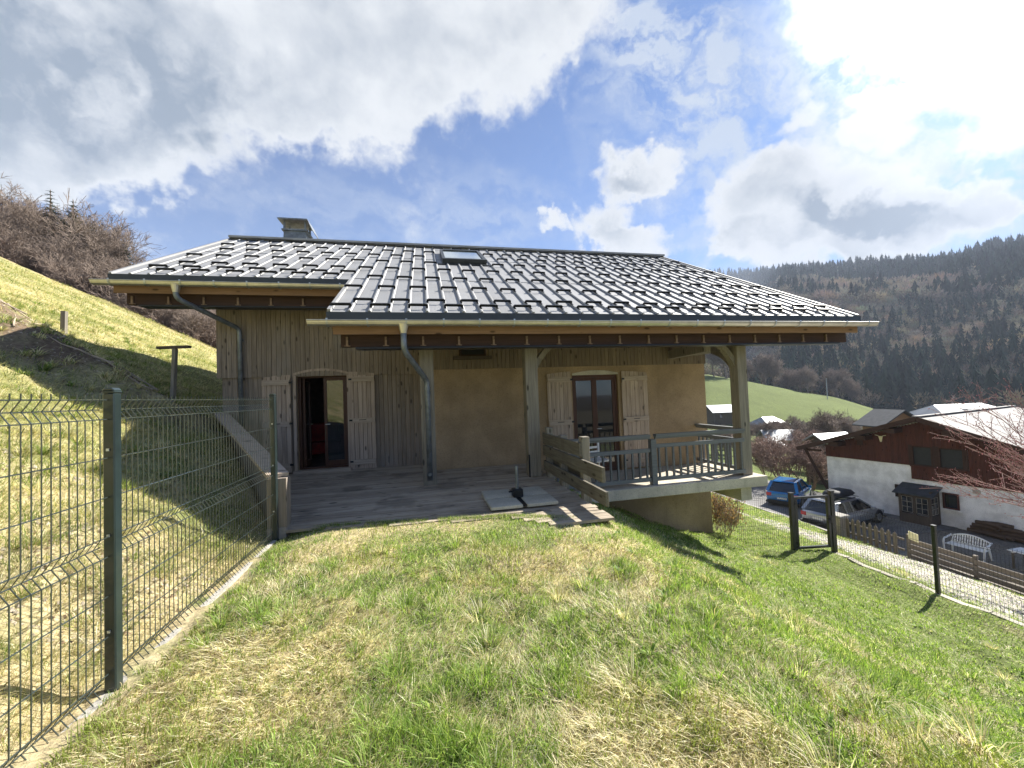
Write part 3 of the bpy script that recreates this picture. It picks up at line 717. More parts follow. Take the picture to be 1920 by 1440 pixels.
MB().tube([(-4.55, 8.47, zg + .03), (-4.55, 8.47, zg - .12)], [.085, .05], 14).build('gutter_outlet', M['zinc'], None).parent = p
zg = rz(EY2) - .24
p = pipe([(-.33, 6.39, zg), (-.33, 6.39, 2.32), (.01, 7.06, 1.86), (.01, 7.06, .12)], .048, [(.01, 7.06, 1.7), (.01, 7.06, 1.62), (.01, 7.06, .2)])
MB().tube([(-.33, 6.39, zg + .03), (-.33, 6.39, zg - .12)], [.085, .05], 14).build('gutter_outlet', M['zinc'], None).parent = p
# porch posts, plate, braces
for nm, xc, z0 in (('a', .01, .0), ('b', 1.96, 0), ('c', 6.67, -.35)):
    w2 = .12
    b = MB(); b.box(xc - w2, xc + w2, 7.2, 7.44, z0, 2.62); o = b.build('porch_post', M['post'], H, bevel=.008)
    if nm == 'b':
        kid(MB().box(xc - w2 - .006, xc - w2 + .02, 7.2 - .012, 7.2, 0, .42), 'post_shoe', M['black'], o)
    kid(MB().box(xc - .2, xc + .2, 7.19, 7.45, 2.5, 2.62), 'post_corbel', M['post'], o)
pl = MB(); pl.box(-1.2, 8.6, 7.22, 7.42, 2.62, 2.86); pl.build('wall_plate', M['dark'], H)
bb = MB(); bb.beam((6.67, 7.44, 2.50), (6.67, 9.3, 2.50), .18, .22); bb.build('cross_beam', M['post'], H)
def brace(p, q, mid):
    b = MB(); p, q, c = Vector(p), Vector(q), Vector(mid); pts = [p * (1 - t) ** 2 + c * 2 * t * (1 - t) + q * t * t for t in [i / 6 for i in range(7)]]
    for a, e in zip(pts, pts[1:]): b.beam(a, e + (e - a) * .03, .10, .14, (0, 1, 0))
    b.build('brace', M['post'], H)
brace((6.62, 7.34, 1.95), (6.0, 7.34, 2.62), (6.45, 7.34, 2.4)); brace((6.67, 7.42, 1.95), (6.67, 8.05, 2.42), (6.67, 7.6, 2.3))
brace((2.02, 7.34, 2.0), (2.55, 7.34, 2.6), (2.2, 7.34, 2.38))
kid_pl = MB().beam((5.9, 7.3, 2.42), (6.05, 8.9, 2.42), .16, .2).build('purlin_end', M['post'], H)
# balcony
MB().box(2.24, 6.98, 7.02, 8.797, -.56, -.35).build('balcony_slab', M['concrete'], H, bevel=.008)
MB().box(6.42, 6.68, 7.15, 8.797, -.86, -.563).build('slab_corbel', M['concrete'], H)
def railing(p, q, zt, zs, zb, n, flip=False):
    p, q = Vector(p), Vector(q); d = (q - p).normalized(); L = (q - p).length
    def L3(t, z): v = p + d * t; return (v.x, v.y, z)
    r_ = MB(); r_.beam(L3(0, zt - .03), L3(L, zt - .03), .11, .055); r_.beam(L3(0, zt - .075), L3(L, zt - .075), .05, .04)
    r_.beam(L3(0, zs), L3(L, zs), .055, .075); r_.beam(L3(0, zb), L3(L, zb), .055, .075)
    o = r_.build('balcony_railing', M['brail'], H)
    for i in range(n):
        t = L * (i + .5) / n
        b = MB(); b.beam(L3(t, zb + .038), L3(t, zs - .038), .045, .03, tuple(d)); kid(b, 'baluster', M['brail'], o)
    return o
railing((2.3, 7.16, 0), (4.34, 7.16, 0), .66, .34, -.24, 13); railing((4.46, 7.16, 0), (6.56, 7.16, 0), .66, .42, -.24, 13)
railing((6.67, 7.46, 0), (6.67, 8.78, 0), .66, .38, -.24, 9)
MB().box(4.345, 4.455, 7.10, 7.22, -.345, .56).build('railing_post', M['brail'], H)
# ------------------------------------------------------------------ deck
DK = thing('wooden_deck', 'weathered grey plank deck between the wood wall and the lawn edge', 'deck', (.2, 6, -.1), world=True)
mb = MB(); rnd = random.Random(5); y = 4.50
while y < 9.68:
    xl = -1.82 if y < 5.5 else -1.82 - (y - 5.5) * .59
    if y < 5.42: xl = float(np.interp(y + .16, [4.55, 5.02, 5.18, 5.4, 5.45], [1.5, 1.0, 0, -1.4, -1.82]))
    xr = 2.2 if y < 8.6 else .1
    ye = min(y + .113, 9.66); cuts = [xl] + ([rnd.uniform(xl + .6, xr - .6)] if xr - xl > 1.4 else []) + [xr + rnd.uniform(-.03, .03)]
    for a, b_ in zip(cuts, cuts[1:]):
        dz = rnd.uniform(0, .008); mb.box(a + .002, b_ - .002, y + .004, ye - .003, -.032 - dz, -dz)
    y += .12
mb.build('deck_boards', M['deck'], DK)
mb = MB()
for xx in np.arange(-1.6, 2.2, .6): mb.box(xx, xx + .07, 5.4, 8.7, -.18, -.04)
mb.box(2.12, 2.18, 4.62, 8.7, -.24, -.041)
mb.build('deck_joists', M['oldwood'], DK)
# plank parapet along the right edge of the deck
PF = thing('plank_guard_rail', 'low guard rail of mossy grey planks running down the right edge of the deck', 'guard rail', (2.2, 6, 0), world=True)
for (z0_, z1_, ye, xx, nm) in ((.62, .82, 5.35, 2.12, 0), (.40, .59, 4.62, 2.12, 0), (.12, .30, 4.55, 2.12, 0), (.20, .38, 5.5, 2.29, 0)):
    o = MB().box(xx, xx + .045, ye, 7.19, z0_, z1_).build('plank', M['rail'], PF, bevel=.004)
for yy, zt in ((5.42, .90), (6.35, .84), (7.12, .92)):
    MB().box(2.168, 2.288, yy - .06, yy + .06, -.15, zt).build('rail_post', M['post'], PF, bevel=.006)
# sloping retaining wall with a plank cap on the left
RW = thing('retaining_wall', 'low plank retaining wall with sloping pale board cap beside the deck', 'low wall', (-3, 7.5, 0), world=True)
a = Vector((-1.84, 5.42, .66)); b = Vector((-4.36, 9.62, 1.40)); dr = (b - a)
cp = MB(); cp.beam(a, b, .24, .045); cp.build('cap_board', M['shutter_x'], RW)
bd = MB(); n = 26
for i in range(n):
    p0 = a + dr * (i / n); p1 = a + dr * ((i + .96) / n)
    zt = min(p0.z, p1.z) - .03; nrm = Vector((dr.y, -dr.x, 0)).normalized() * .05
    q = [p0 + nrm, p1 + nrm, p1 + nrm * 1.6, p0 + nrm * 1.6]
    bd.add([(v.x, v.y, -.2) for v in q] + [(v.x, v.y, zt) for v in q], [(0, 3, 2, 1), (4, 5, 6, 7), (0, 1, 5, 4), (1, 2, 6, 5), (2, 3, 7, 6), (3, 0, 4, 7)])
bd.build('wall_boards', M['siding'], RW)
MB().beam(a + Vector((0, -.06, -.33)), a + Vector((0, .10, -.33)), .22, .6, (0, 0, 1)).build('end_post', M['siding'], RW)
MB().box(-1.95, -1.74, 5.34, 5.6, -.3, .03).build('plinth', M['stone'], RW)
# parasol foot
PB = thing('parasol_base', 'black metal parasol cross base with short tube on four slabs', 'parasol base', (1.26, 5.68, 0), world=True)
cx, cy = 1.26, 5.70
mb = MB(); mb.box(cx - .47, cx + .47, cy - .03, cy + .03, .004, .035); mb.box(cx - .03, cx + .03, cy - .47, cy + .47, .036, .05); mb.build('cross_frame', M['black'], PB)
MB().tube([(cx, cy, .05), (cx, cy, .50)], .026, 14).build('tube', M['zinc_dark'], PB)
mb = MB(); mb.box(cx - .075, cx + .075, cy - .075, cy + .075, .051, .17); mb.build('socket_block', M['black'], PB, bevel=.012)
MB().tube([(cx - .075, cy, .13), (cx - .13, cy, .13)], .014, 8).build('clamp_knob', M['black'], PB)
names = ['front left', 'front right', 'rear left', 'rear right']
for i, (sx, sy) in enumerate(((-1, -1), (1, -1), (-1, 1), (1, 1))):
    a0, a1 = sorted((cx + sx * .035, cx + sx * .475)); b0, b1 = sorted((cy + sy * .035, cy + sy * .475))
    o = MB().box(-.22, .22, -.22, .22, 0, .045).build('paving_slab', M['paver'], bevel=.006)
    o.location = ((a0 + a1) / 2, (b0 + b1) / 2, .012); o.rotation_euler = (R(.6 * sy), R(-.5 * sx), R(1.2 * sx * sy))
    tag(o, ['pale concrete slab of the parasol base nearest the lawn, on the fence side', 'pale concrete slab of the parasol base nearest the lawn, on the balcony side', 'pale concrete slab of the parasol base nearest the house, on the fence side', 'pale concrete slab of the parasol base nearest the house, on the balcony side'][i], 'paving slab', 'slabs weighting the parasol base')
# white chair on the balcony
CH = thing('garden_chair', 'white slatted chair on the balcony behind the railing', 'chair', (3.55, 7.95, -.35), R(15))
s = MB(); s.box(-.22, .22, -.21, .21, .42, .45); s.build('seat', M['white'], CH)
bk = MB()
for z in (.56, .66, .78): bk.box(-.2, .2, .19, .21, z, z + .045)
bk.build('backrest', M['white'], CH)
for sx in (-1, 1):
    for sy in (-1, 1): MB().box(sx * .2 - .018, sx * .2 + .018, sy * .19 - .018, sy * .19 + .018, 0, .42 if sy < 0 else .86).build('leg', M['white'], CH)
# red armchair seen through the open door
AC = thing('armchair', 'red upholstered armchair in the dark room behind the open door', 'armchair', (-2.9, 12.2, .02), R(20))
MB().box(-.4, .4, -.4, .4, .12, .42).build('seat', M['red'], AC, bevel=.03); MB().box(-.4, .4, .28, .45, .42, .95).build('backrest', M['red'], AC, bevel=.03)
for sx in (-.45, .45): MB().box(sx - .06, sx + .06, -.4, .4, .12, .62).build('armrest', M['red'], AC, bevel=.02)
# ------------------------------------------------------------------ mesh fences
def panel_wires(L, zs, folds, zlo, zhi, sp=.05, r=.003, spikes=.03):
    """welded panel in the local X-Z plane, folds push the wires out by 35 mm; returns MB"""
    mb = MB(); prof = []
    pts = [(zlo, 0)]
    for (a, b) in folds:
        pts += [(a, 0), ((a + b) / 2, .038), (b, 0)]
    pts += [(zhi + spikes, 0)]
    pts = sorted(set(pts)); x = .03
    while x < L - .02:
        mb.tube([(x, -o, z) for z, o in pts], r, 4, cap=False); x += sp
    for z in zs:
        o = 0
        for (a, b) in folds:
            if abs(z - (a + b) / 2) < .005: o = .038
        mb.tube([(0.005, -o - r, z), (L - .005, -o - r, z)], r * 1.25, 5)
    return mb
UF = thing('garden_mesh_fence', 'dark green welded mesh fence with folded wires along the left side of the lawn', 'fence', (-1.84, 2.8, 0), world=True)
zs = [1.62, 1.563, 1.506, 1.279, 1.05, .82, .763, .706, .48, .25, .04, -.015, -.07]
folds = [(1.506, 1.62), (.706, .82), (-.07, .04)]
py = [-2.2, .3, 2.80, 5.30]
for i in range(3):
    o = panel_wires(2.44, zs, folds, -.1, 1.62).build('mesh_panel', M['wire'], None)
    o.parent = UF; o.rotation_euler = (0, 0, R(90)); o.matrix_parent_inverse.identity(); o.location = Vector((-1.84, py[i] + .03, -.02)) - UF.location
    # local -Y of the panel points to world +X after the turn: flip so the folds lean to the hillside
    o.scale = (1, -1, 1)
for yy in py:
    p = MB().box(-.03, .03, -.03, .03, -.3, 1.64).build('fence_post', M['green'], None, bevel=.006); p.parent = UF; p.location = Vector((-1.84, yy, 0)) - UF.location
    c = MB(); c.box(-.032, .032, -.032, .032, 1.641, 1.655); c.prism([(-.032, 1.655), (.032, 1.655), (.02, 1.672), (-.02, 1.672)], 'Y', -.032, .032); c.build('post_cap', M['green'], None, bevel=.004).parent = p
    for z in (.25, .80, 1.3):
        MB().box(-.007, .007, -.038, -.031, z, z + .015).build('panel_clip', M['galv'], None).parent = p
# concrete edging under the fence
mb = MB(); rnd = random.Random(8)
for i in range(4):
    y0 = -2.2 + i * 2.5; mb.box(-1.865, -1.815, y0 + .04, y0 + 2.46, -.35, -.085)
o = mb.build('edging_boards', M['conc2'], UF)
def lower_fence():
    LF = thing('boundary_mesh_fence', 'dark mesh fence with slim posts along the bottom of the sloping lawn', 'fence', (9.35, 5.7, -2.5), world=True)
    pts = [(9.33, 7.62), (9.35, 5.70), (9.36, 3.5), (9.37, 1.2)]
    def post(x, y, w=.03, h=1.28):
        z = gz1(x, y); p = MB().box(-w, w, -w, w, -.4, h).build('fence_post', M['anth'], None, bevel=.004); p.parent = LF; p.location = Vector((x, y, z)) - LF.location
        MB().box(-w - .003, w + .003, -w - .003, w + .003, h, h + .025).build('post_cap', M['anth'], None).parent = p
    zs = [1.2, 1.15, 1.1, .9, .7, .5, .45, .4, .2, .05]; fo = [(1.1, 1.2), (.4, .5)]
    segs = [((7.02, 8.05), (8.40, 7.80))] + list(zip(pts, pts[1:]))
    for a, b in segs:
        L = math.dist(a, b); za, zb = gz1(*a), gz1(*b)
        o = panel_wires(L - .06, zs, fo, .02, 1.2, .05, .0024).build('mesh_panel', M['anth'], None)
        o.parent = LF; o.location = Vector((a[0], a[1], (za + zb) / 2)) - LF.location; o.rotation_euler = (0, 0, math.atan2(b[1] - a[1], b[0] - a[0]))
    for p in pts[1:]: post(*p)
    kb = MB()
    for a, b in list(zip(pts, pts[1:])):
        n = 6
        for i in range(n):
            p = Vector(a).lerp(Vector(b), i / n); q = Vector(a).lerp(Vector(b), (i + .98) / n)
            kb.beam((p.x, p.y, gz1(p.x, p.y) - .06), (q.x, q.y, gz1(q.x, q.y) - .06), .12, .16)
    kb.build('edging_boards', M['paver'], LF)
    G = thing('garden_gate', 'dark metal framed mesh gate between two square posts at the bottom of the lawn', 'gate', (8.9, 7.75, gz1(8.9, 7.75)), R(-9))
    w = .5; 
    for s_ in (-1, 1): 
        p = MB().box(s_ * w - .045, s_ * w + .045, -.045, .045, -.3, 1.36).build('gate_post', M['anth'], G, bevel=.005)
        MB().box(s_ * w - .048, s_ * w + .048, -.048, .048, 1.361, 1.385).build('post_cap', M['anth'], None).parent = p
    f = MB(); f.box(-w + .06, -w + .12, -.03, .03, .05, 1.28); f.box(w - .12, w - .06, -.03, .03, .05, 1.28); f.box(-w + .12, w - .12, -.025, .025, .05, .10); f.box(-w + .12, w - .12, -.025, .025, 1.23, 1.28)
    f.build('gate_frame', M['anth'], G)
    o = panel_wires(.76, [.2, .4, .6, .8, 1.0, 1.15], [], .1, 1.2, .05, .0024, 0).build('gate_mesh', M['anth'], None); o.parent = G; o.location = (-w + .12, 0, 0)
    MB().box(w - .14, w - .05, -.05, -.031, .62, .80).build('lock_box', M['black'], G); MB().tube([(w - .1, -.05, .72), (w - .1, -.09, .72), (w - .2, -.09, .72)], .01, 6).build('handle', M['black'], G)
    for z in (.18, 1.1): MB().box(-w + .03, -w + .08, -.055, -.03, z, z + .06).build('hinge', M['black'], G)
lower_fence()
# ------------------------------------------------------------------ plants
def attr_mat(name, trans=0., rough=.8, spec=.2):
    m, nt, b = mat(name); at = nd(nt, 'ShaderNodeAttribute', {'attribute_name': 'col'}, 0)
    nt.links.new(at, b.inputs['Base Color']); b.inputs['Roughness'].default_value = rough; b.inputs['Specular IOR Level'].default_value = spec
    if trans:
        t = nt.nodes.new('ShaderNodeBsdfTranslucent'); nt.links.new(VM(nt, 'MULTIPLY', at, (1.25, 1.3, .8)), t.inputs[0])
        mx = nt.nodes.new('ShaderNodeMixShader'); mx.inputs[0].default_value = trans
        nt.links.new(b.outputs[0], mx.inputs[1]); nt.links.new(t.outputs[0], mx.inputs[2]); nt.links.new(mx.outputs[0], nt.nodes['Material Output'].inputs[0])
    return m
M['grass'] = attr_mat('grass_blades', .48, .55, .35)
M['needles'] = attr_mat('conifer_needles', .15, .8, .15)
M['woods'] = attr_mat('distant_wood', 0., 1., .02)
rng = np.random.default_rng(7)
GREEN = np.array([[.21, .33, .055], [.29, .40, .085], [.15, .25, .04], [.38, .45, .15]])
STRAW = np.array([[.80, .73, .50], [.70, .62, .38], [.86, .81, .61], [.52, .44, .26]])
def blades(name, X, Y, L, Wd, tilt, az, bend, col, dz=0., parent=None):
    n = len(X); Z = gz(X, Y) + dz - .004
    d = np.stack([np.cos(az), np.sin(az), np.zeros(n)], 1); up = np.array([0, 0, 1.])
    s = np.stack([-np.sin(az), np.cos(az), np.zeros(n)], 1)
    tw = rng.uniform(-1, 1, n)[:, None]; s = s * np.cos(tw) + d * np.sin(tw)
    P0 = np.stack([X, Y, Z], 1)
    t1, t2 = tilt, np.minimum(tilt + bend, 1.72)
    v1 = d * np.sin(t1)[:, None] + up * np.cos(t1)[:, None]; v2 = d * np.sin(t2)[:, None] + up * np.cos(t2)[:, None]
    P1 = P0 + v1 * (L * .5)[:, None]; P2 = P1 + v2 * (L * .5)[:, None]
    hw = (Wd / 2)[:, None]
    V = np.stack([P0 - s * hw, P0 + s * hw, P1 - s * hw * .8, P1 + s * hw * .8, P2], 1).reshape(-1, 3)
    b = np.arange(n)[:, None] * 5
    F = np.concatenate([b + np.array([[0, 1, 3, 2]]), b + np.array([[2, 3, 4]])], 1).ravel()
    sizes = np.tile([4, 3], n)
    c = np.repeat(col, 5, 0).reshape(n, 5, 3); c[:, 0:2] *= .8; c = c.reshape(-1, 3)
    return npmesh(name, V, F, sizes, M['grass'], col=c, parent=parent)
def greenness(X, Y):
    a = fbm(X * .9, Y * .9, 11) * .6 + fbm(X * 3.1, Y * 3.1, 12) * .4 + .22 * sst(X, 2.5, 7)
    a = a + .10 * sst(X, 1.0, 3.) + .10 * sst(Y, 3.6, 4.8) * (X < 3)
    return sst(a, .42, .60)
def in_lawn(X, Y):
    ok = (X > -1.72) & (X < 9.28)
    ok &= ~((Y > deck_line(X) - .02) & (X < 2.27) & (Y < 10)); ok &= ~((Y > 8.74) & (X < 7.05))
    return ok
def sample(n, r0, r1, p, a0, a1):
    u = rng.random(n); e = 2 - p
    r = (r0 ** e + u * (r1 ** e - r0 ** e)) ** (1 / e) if abs(e) > 1e-6 else r0 * (r1 / r0) ** u
    a = rng.uniform(a0, a1, n) + yaw
    return r * np.sin(a), r * np.cos(a), r
A = math.radians
def lawn():
    # dry thatch lying flat, green shoots standing
    X, Y, r = sample(620000, .75, 13, 1.75, -A(60), A(62)); k = in_lawn(X, Y); X, Y, r = X[k], Y[k], r[k]
    g = greenness(X, Y); g2 = sst(fbm(X * 6.5, Y * 6.5, 71), .42, .60); isg = rng.random(len(X)) < .15 + .22 * g + .26 * g2 + .24 * sst(X, 1.2, 3.6)
    n = len(X); sc = np.clip(r / 3, .55, 3) ** .55
    tuft = sst(fbm(X * 4.3, Y * 4.3, 21), .56, .72); tuft2 = sst(fbm(X * 1.7 + 5, Y * 1.7, 22), .55, .7)
    L = np.where(isg, rng.uniform(.03, .062, n) * (1 + .9 * tuft + .5 * tuft2), rng.uniform(.04, .11, n))
    L *= np.where(X > 6.0, .75, 1.) * (1 - .4 * sst(Y - deck_line(X), -.9, -.3) * (X < 2.5))
    W_ = np.where(isg, .0048, .0042) * sc * rng.uniform(.7, 1.3, n)
    flow = fbm(X * .8, Y * .8, 23) * 12.5
    az = np.where(isg, rng.uniform(0, 6.283, n), flow + rng.normal(0, .9, n))
    tilt = np.where(isg, rng.uniform(.05, .75, n), rng.uniform(.85, 1.5, n))
    bend = np.where(isg, rng.uniform(.1, .9, n), rng.uniform(-.2, .5, n))
    ci = rng.integers(0, 4, n); col = np.where(isg[:, None], GREEN[ci], STRAW[ci]) * rng.uniform(.5, 1.35, (n, 1))
    col = np.where((isg & (g < .4))[:, None], col * .6 + np.array([.22, .2, .06]) * .5, col)
    dead = (~isg) & (rng.random(n) < .12); col[dead] = np.array([.20, .14, .09])
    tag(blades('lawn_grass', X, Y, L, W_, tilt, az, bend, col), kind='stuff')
    # bigger tufts
    cx = []; 
    Xc, Yc, rc = sample(420, 1.2, 11, 1.4, -A(58), A(60)); k = in_lawn(Xc, Yc); Xc, Yc = Xc[k], Yc[k]
    gs = greenness(Xc, Yc); k = (gs > .15) & (Xc < 8) & ~((Xc < 2.6) & (Yc > deck_line(Xc) - .9)); Xc, Yc = Xc[k], Yc[k]
    m_ = 80; n = len(Xc) * m_; rad = np.repeat(rng.uniform(.04, .12, len(Xc)), m_); big = np.repeat(rng.uniform(.6, 1.25, len(Xc)), m_)
    a = rng.uniform(0, 6.283, n); q = rad * np.sqrt(rng.random(n)); X = np.repeat(Xc, m_) + q * np.cos(a); Y = np.repeat(Yc, m_) + q * np.sin(a)
    dryt = np.repeat(rng.random(len(Xc)) < .25, m_)
    k = in_lawn(X, Y); ci = rng.integers(0, 4, n)
    col = np.where((dryt | (rng.random(n) < .15))[:, None], STRAW[ci] * .85, GREEN[ci]) * rng.uniform(.75, 1.2, (n, 1))
    tag(blades('grass_tufts', X[k], Y[k], (rng.uniform(.08, .17, n) * big)[k], rng.uniform(.003, .0055, n)[k], (rng.uniform(.1, .7, n) + q * 3)[k], a[k], rng.uniform(.2, 1., n)[k], col[k]), kind='stuff')
    # ranker grass fringing the deck edge and the fence foot
    n = 9000; X = rng.uniform(-1.7, 2.2, n); Y = deck_line(X) - np.abs(rng.normal(0, .07, n)) + .03; kk = fbm(X * 3, Y * 3, 81) > .38
    X2 = rng.uniform(-1.80, -1.68, 5000); Y2 = rng.uniform(.3, 5.3, 5000); k2 = fbm(X2 * 2, Y2 * 2.2, 82) > .52
    X = np.concatenate([X[kk], X2[k2]]); Y = np.concatenate([Y[kk], Y2[k2]]); n = len(X); ci = rng.integers(0, 4, n)
    col = np.where((rng.random(n) < .2)[:, None], STRAW[ci] * .8, GREEN[ci] * .8) * rng.uniform(.7, 1.2, (n, 1))
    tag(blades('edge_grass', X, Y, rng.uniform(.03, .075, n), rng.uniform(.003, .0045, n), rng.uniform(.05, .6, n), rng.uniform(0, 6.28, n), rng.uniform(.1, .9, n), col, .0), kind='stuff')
    # broad leaved weeds: low rosettes
    Xc, Yc, rc = sample(110, 1.8, 9, 1.3, A(5), A(58)); k = in_lawn(Xc, Yc) & (Xc > 1.2); Xc, Yc = Xc[k], Yc[k]
    m_ = 12; n = len(Xc) * m_; a = rng.uniform(0, 6.283, n)
    X = np.repeat(Xc, m_) + .01 * np.cos(a); Y = np.repeat(Yc, m_) + .01 * np.sin(a)
    col = np.array([[.20, .30, .07]]) * rng.uniform(.7, 1.4, (n, 1))
    tag(blades('leafy_weeds', X, Y, rng.uniform(.05, .11, n), rng.uniform(.012, .022, n), rng.uniform(.7, 1.2, n), a, rng.uniform(.1, .5, n), col, .01), kind='stuff')
lawn()
def tussocks():
    Xc, Yc, rc = sample(1500, 2.2, 20, 1.35, -A(64), -A(4)); k = (Xc < -2.05) & (Yc < 24) & ~((Xc > -2.3 - (Yc - 5.5) * .59) & (Yc > 5.0)); Xc, Yc, rc = Xc[k], Yc[k], rc[k]
    m_ = 46; n = len(Xc) * m_; rad = np.repeat(rng.uniform(.03, .11, len(Xc)), m_); a = rng.uniform(0, 6.283, n); q = rad * np.sqrt(rng.random(n))
    X = np.repeat(Xc, m_) + q * np.cos(a); Y = np.repeat(Yc, m_) + q * np.sin(a); dryt = np.repeat(rng.random(len(Xc)) < .6, m_); big = np.repeat(rng.uniform(.6, 1.2, len(Xc)), m_); rr = np.repeat(rc, m_)
    ci = rng.integers(0, 4, n); col = np.where((dryt ^ (rng.random(n) < .15))[:, None], STRAW[ci] * .95, GREEN[ci] * .8) * rng.uniform(.65, 1.2, (n, 1))
    az = np.where(rng.random(n) < .5, rng.normal(.1, .7, n), a)
    return blades('tussock_grass', X, Y, rng.uniform(.10, .24, n) * big, .0042 * np.clip(rr / 4, .8, 3), rng.uniform(.3, 1.1, n), az, rng.uniform(.3, 1., n), col)
def outer():
    # lawn beyond the gate and the grass mixed into the gravel strip
    X, Y, r = sample(120000, 9, 34, 1.3, A(22), A(56)); D = X
    k = (X > 9.42) & (X < 18.0) & (gz(X, Y) > -6) | ((X > 7.1) & (X <= 9.42) & (Y > 7.9)); X, Y, r = X[k], Y[k], r[k]
    gr = sst(X, 9.7, 10.6) * sst(-X, -18.0, -17.5) * sst(-Y, -12.8, -11.0)
    gr = gr * sst(fbm(X * .9, Y * .9, 11) * .5 + fbm(X * 3.1, Y * 3.1, 12) * .5 + .14 * sst(-np.abs(X - 13.8), -4.5, -2), .34, .48)
    k = rng.random(len(X)) > gr * .78; X, Y, r = X[k], Y[k], r[k]; n = len(X)
    isg = rng.random(n) < .78; ci = rng.integers(0, 4, n); col = np.where(isg[:, None], GREEN[ci] * 1.05, STRAW[ci] * .9) * rng.uniform(.75, 1.2, (n, 1))
    tag(blades('verge_grass', X, Y, rng.uniform(.04, .10, n), .007 * r / 12, rng.uniform(.1, .9, n), rng.uniform(0, 6.28, n), rng.uniform(.1, .8, n), col), kind='stuff')
    # hillside
    X, Y, r = sample(420000, 1.6, 30, 1.45, -A(64), -A(2)); k = (X < -1.93) & (Y < 27) & ~((X > -2.05 - (Y - 5.5) * .59) & (Y > 5.3) & (Y < 9.8)) & ~((X > -4.5) & (Y > 9.4)); X, Y, r = X[k], Y[k], r[k]
    a = fbm(X * 1.3, Y * 1.3, 41) * .5 + fbm(X * 4, Y * 4, 42) * .5
    bx = (X + 9 + (Y - 10.6) * 1.87) / 2.1; bare = sst(-np.abs(bx), -1.5, -.8) * sst(Y, 7.5, 9) * sst(-Y, -18, -15)
    near = sst(-r, -7, -3)
    k = rng.random(len(X)) > np.maximum(bare * .93, .55 * near * sst(fbm(X * 2.2, Y * 2.2, 44), .45, .6)); X, Y, r, a = X[k], Y[k], r[k], a[k]; n = len(X)
    isg = rng.random(n) < sst(a, .40, .66) * .6 + .10
    ci = rng.integers(0, 4, n); sc = np.clip(r / 4, .6, 6) ** .75
    col = np.where(isg[:, None], GREEN[ci] * np.array([.95, .8, .9]), STRAW[ci] * np.array([.9, .88, .8])) * rng.uniform(.65, 1.25, (n, 1))
    L = rng.uniform(.05, .13, n) * np.where(isg, 1, 1.1) * (1 + .7 * sst(fbm(X * 2.5, Y * 2.5, 43), .5, .7))
    az = np.where(rng.random(n) < .6, rng.normal(0.2, .9, n), rng.uniform(0, 6.28, n))
    tag(tussocks(), kind='stuff'); tag(blades('hillside_grass', X, Y, L, .0036 * sc, np.where(isg, rng.uniform(.2, 1., n), rng.uniform(.7, 1.5, n)), az, rng.uniform(0, .7, n), col), kind='stuff')
    # stones, clods and leaf litter: gravel strip, bank, fence foot
    def chips(name, X, Y, s, col, m_):
        n = len(X); Z = gz(X, Y); base = np.array([[1, 0, 0], [-.5, .87, 0], [-.5, -.87, 0], [0, 0, .9]])
        V = (base[None] * rng.uniform(.5, 1.3, (n, 4, 1))); a = rng.uniform(0, 6.28, n); ca, sa = np.cos(a)[:, None], np.sin(a)[:, None]
        V = np.stack([V[..., 0] * ca - V[..., 1] * sa, V[..., 0] * sa + V[..., 1] * ca, V[..., 2]], -1) * s[:, None, None] + np.stack([X, Y, Z - .003], 1)[:, None]
        b = np.arange(n)[:, None] * 4; F = (b[:, :, None] + np.array([[0, 1, 3], [1, 2, 3], [2, 0, 3]])[None]).reshape(-1)
        return tag(npmesh(name, V.reshape(-1, 3), F, np.full(n * 3, 3), m_, col=np.repeat(col, 4, 0)), kind='stuff')
    M['chip'] = attr_mat('stone_chips', 0, .9, .2)
    X, Y, r = sample(60000, 10, 26, 1.2, A(25), A(60)); k = (X > 9.8) & (X < 17.8) & (Y < 12.8) & (rng.random(len(X)) < sst(fbm(X * .9, Y * .9, 11) * .5 + fbm(X * 3.1, Y * 3.1, 12) * .5 + .14 * sst(-np.abs(X - 13.8), -4.5, -2), .34, .48)); X, Y = X[k], Y[k]; n = len(X)
    chips('gravel', X, Y, rng.uniform(.012, .04, n), np.array([[.50, .47, .42]]) * rng.uniform(.5, 1.3, (n, 1)), M['chip'])
    X, Y, r = sample(30000, 1.5, 16, 1.4, -A(62), -A(6)); bx = (X + 9 + (Y - 10.6) * 1.87) / 2.1
    k = (X < -1.95) & ~((X > -2.05 - (Y - 5.5) * .59) & (Y > 5.3)) & ((np.abs(bx) < 1.5) & (Y > 8) | (r < 7) & (fbm(X * 2.2, Y * 2.2, 44) > .48)); X, Y = X[k], Y[k]; n = len(X)
    chips('soil_clods', X, Y, rng.uniform(.006, .03, n), np.where(rng.random((n, 1)) < .6, np.array([[.42, .36, .28]]), np.array([[.16, .11, .07]])) * rng.uniform(.6, 1.2, (n, 1)), M['chip'])
outer()
# fallen sticks on the bank
mb = MB(); rnd = random.Random(3)
for i in range(26):
    Y0 = rnd.uniform(8.8, 13); X0 = -9 - (Y0 - 10.6) * 1.87 + rnd.uniform(-2.4, 2.4); a = rnd.gauss(2.6, .5); L = rnd.uniform(.3, 1.3); pts = []
    for k in range(5):
        x = X0 + math.cos(a) * L * k / 4 + rnd.uniform(-.03, .03); y = Y0 + math.sin(a) * L * k / 4; pts.append((x, y, gz1(x, y) + .03 + rnd.uniform(0, .05)))
    mb.tube(pts, [.018, .016, .014, .011, .006], 5)
M['twig'] = plain('bare_twigs', (.21, .165, .135), .9, 0, .35, 3)
M['stick'] = plain('dead_sticks', (.38, .31, .23), .9, 0, .3, 3)
tag(mb.build('fallen_sticks', M['stick']), kind='stuff')
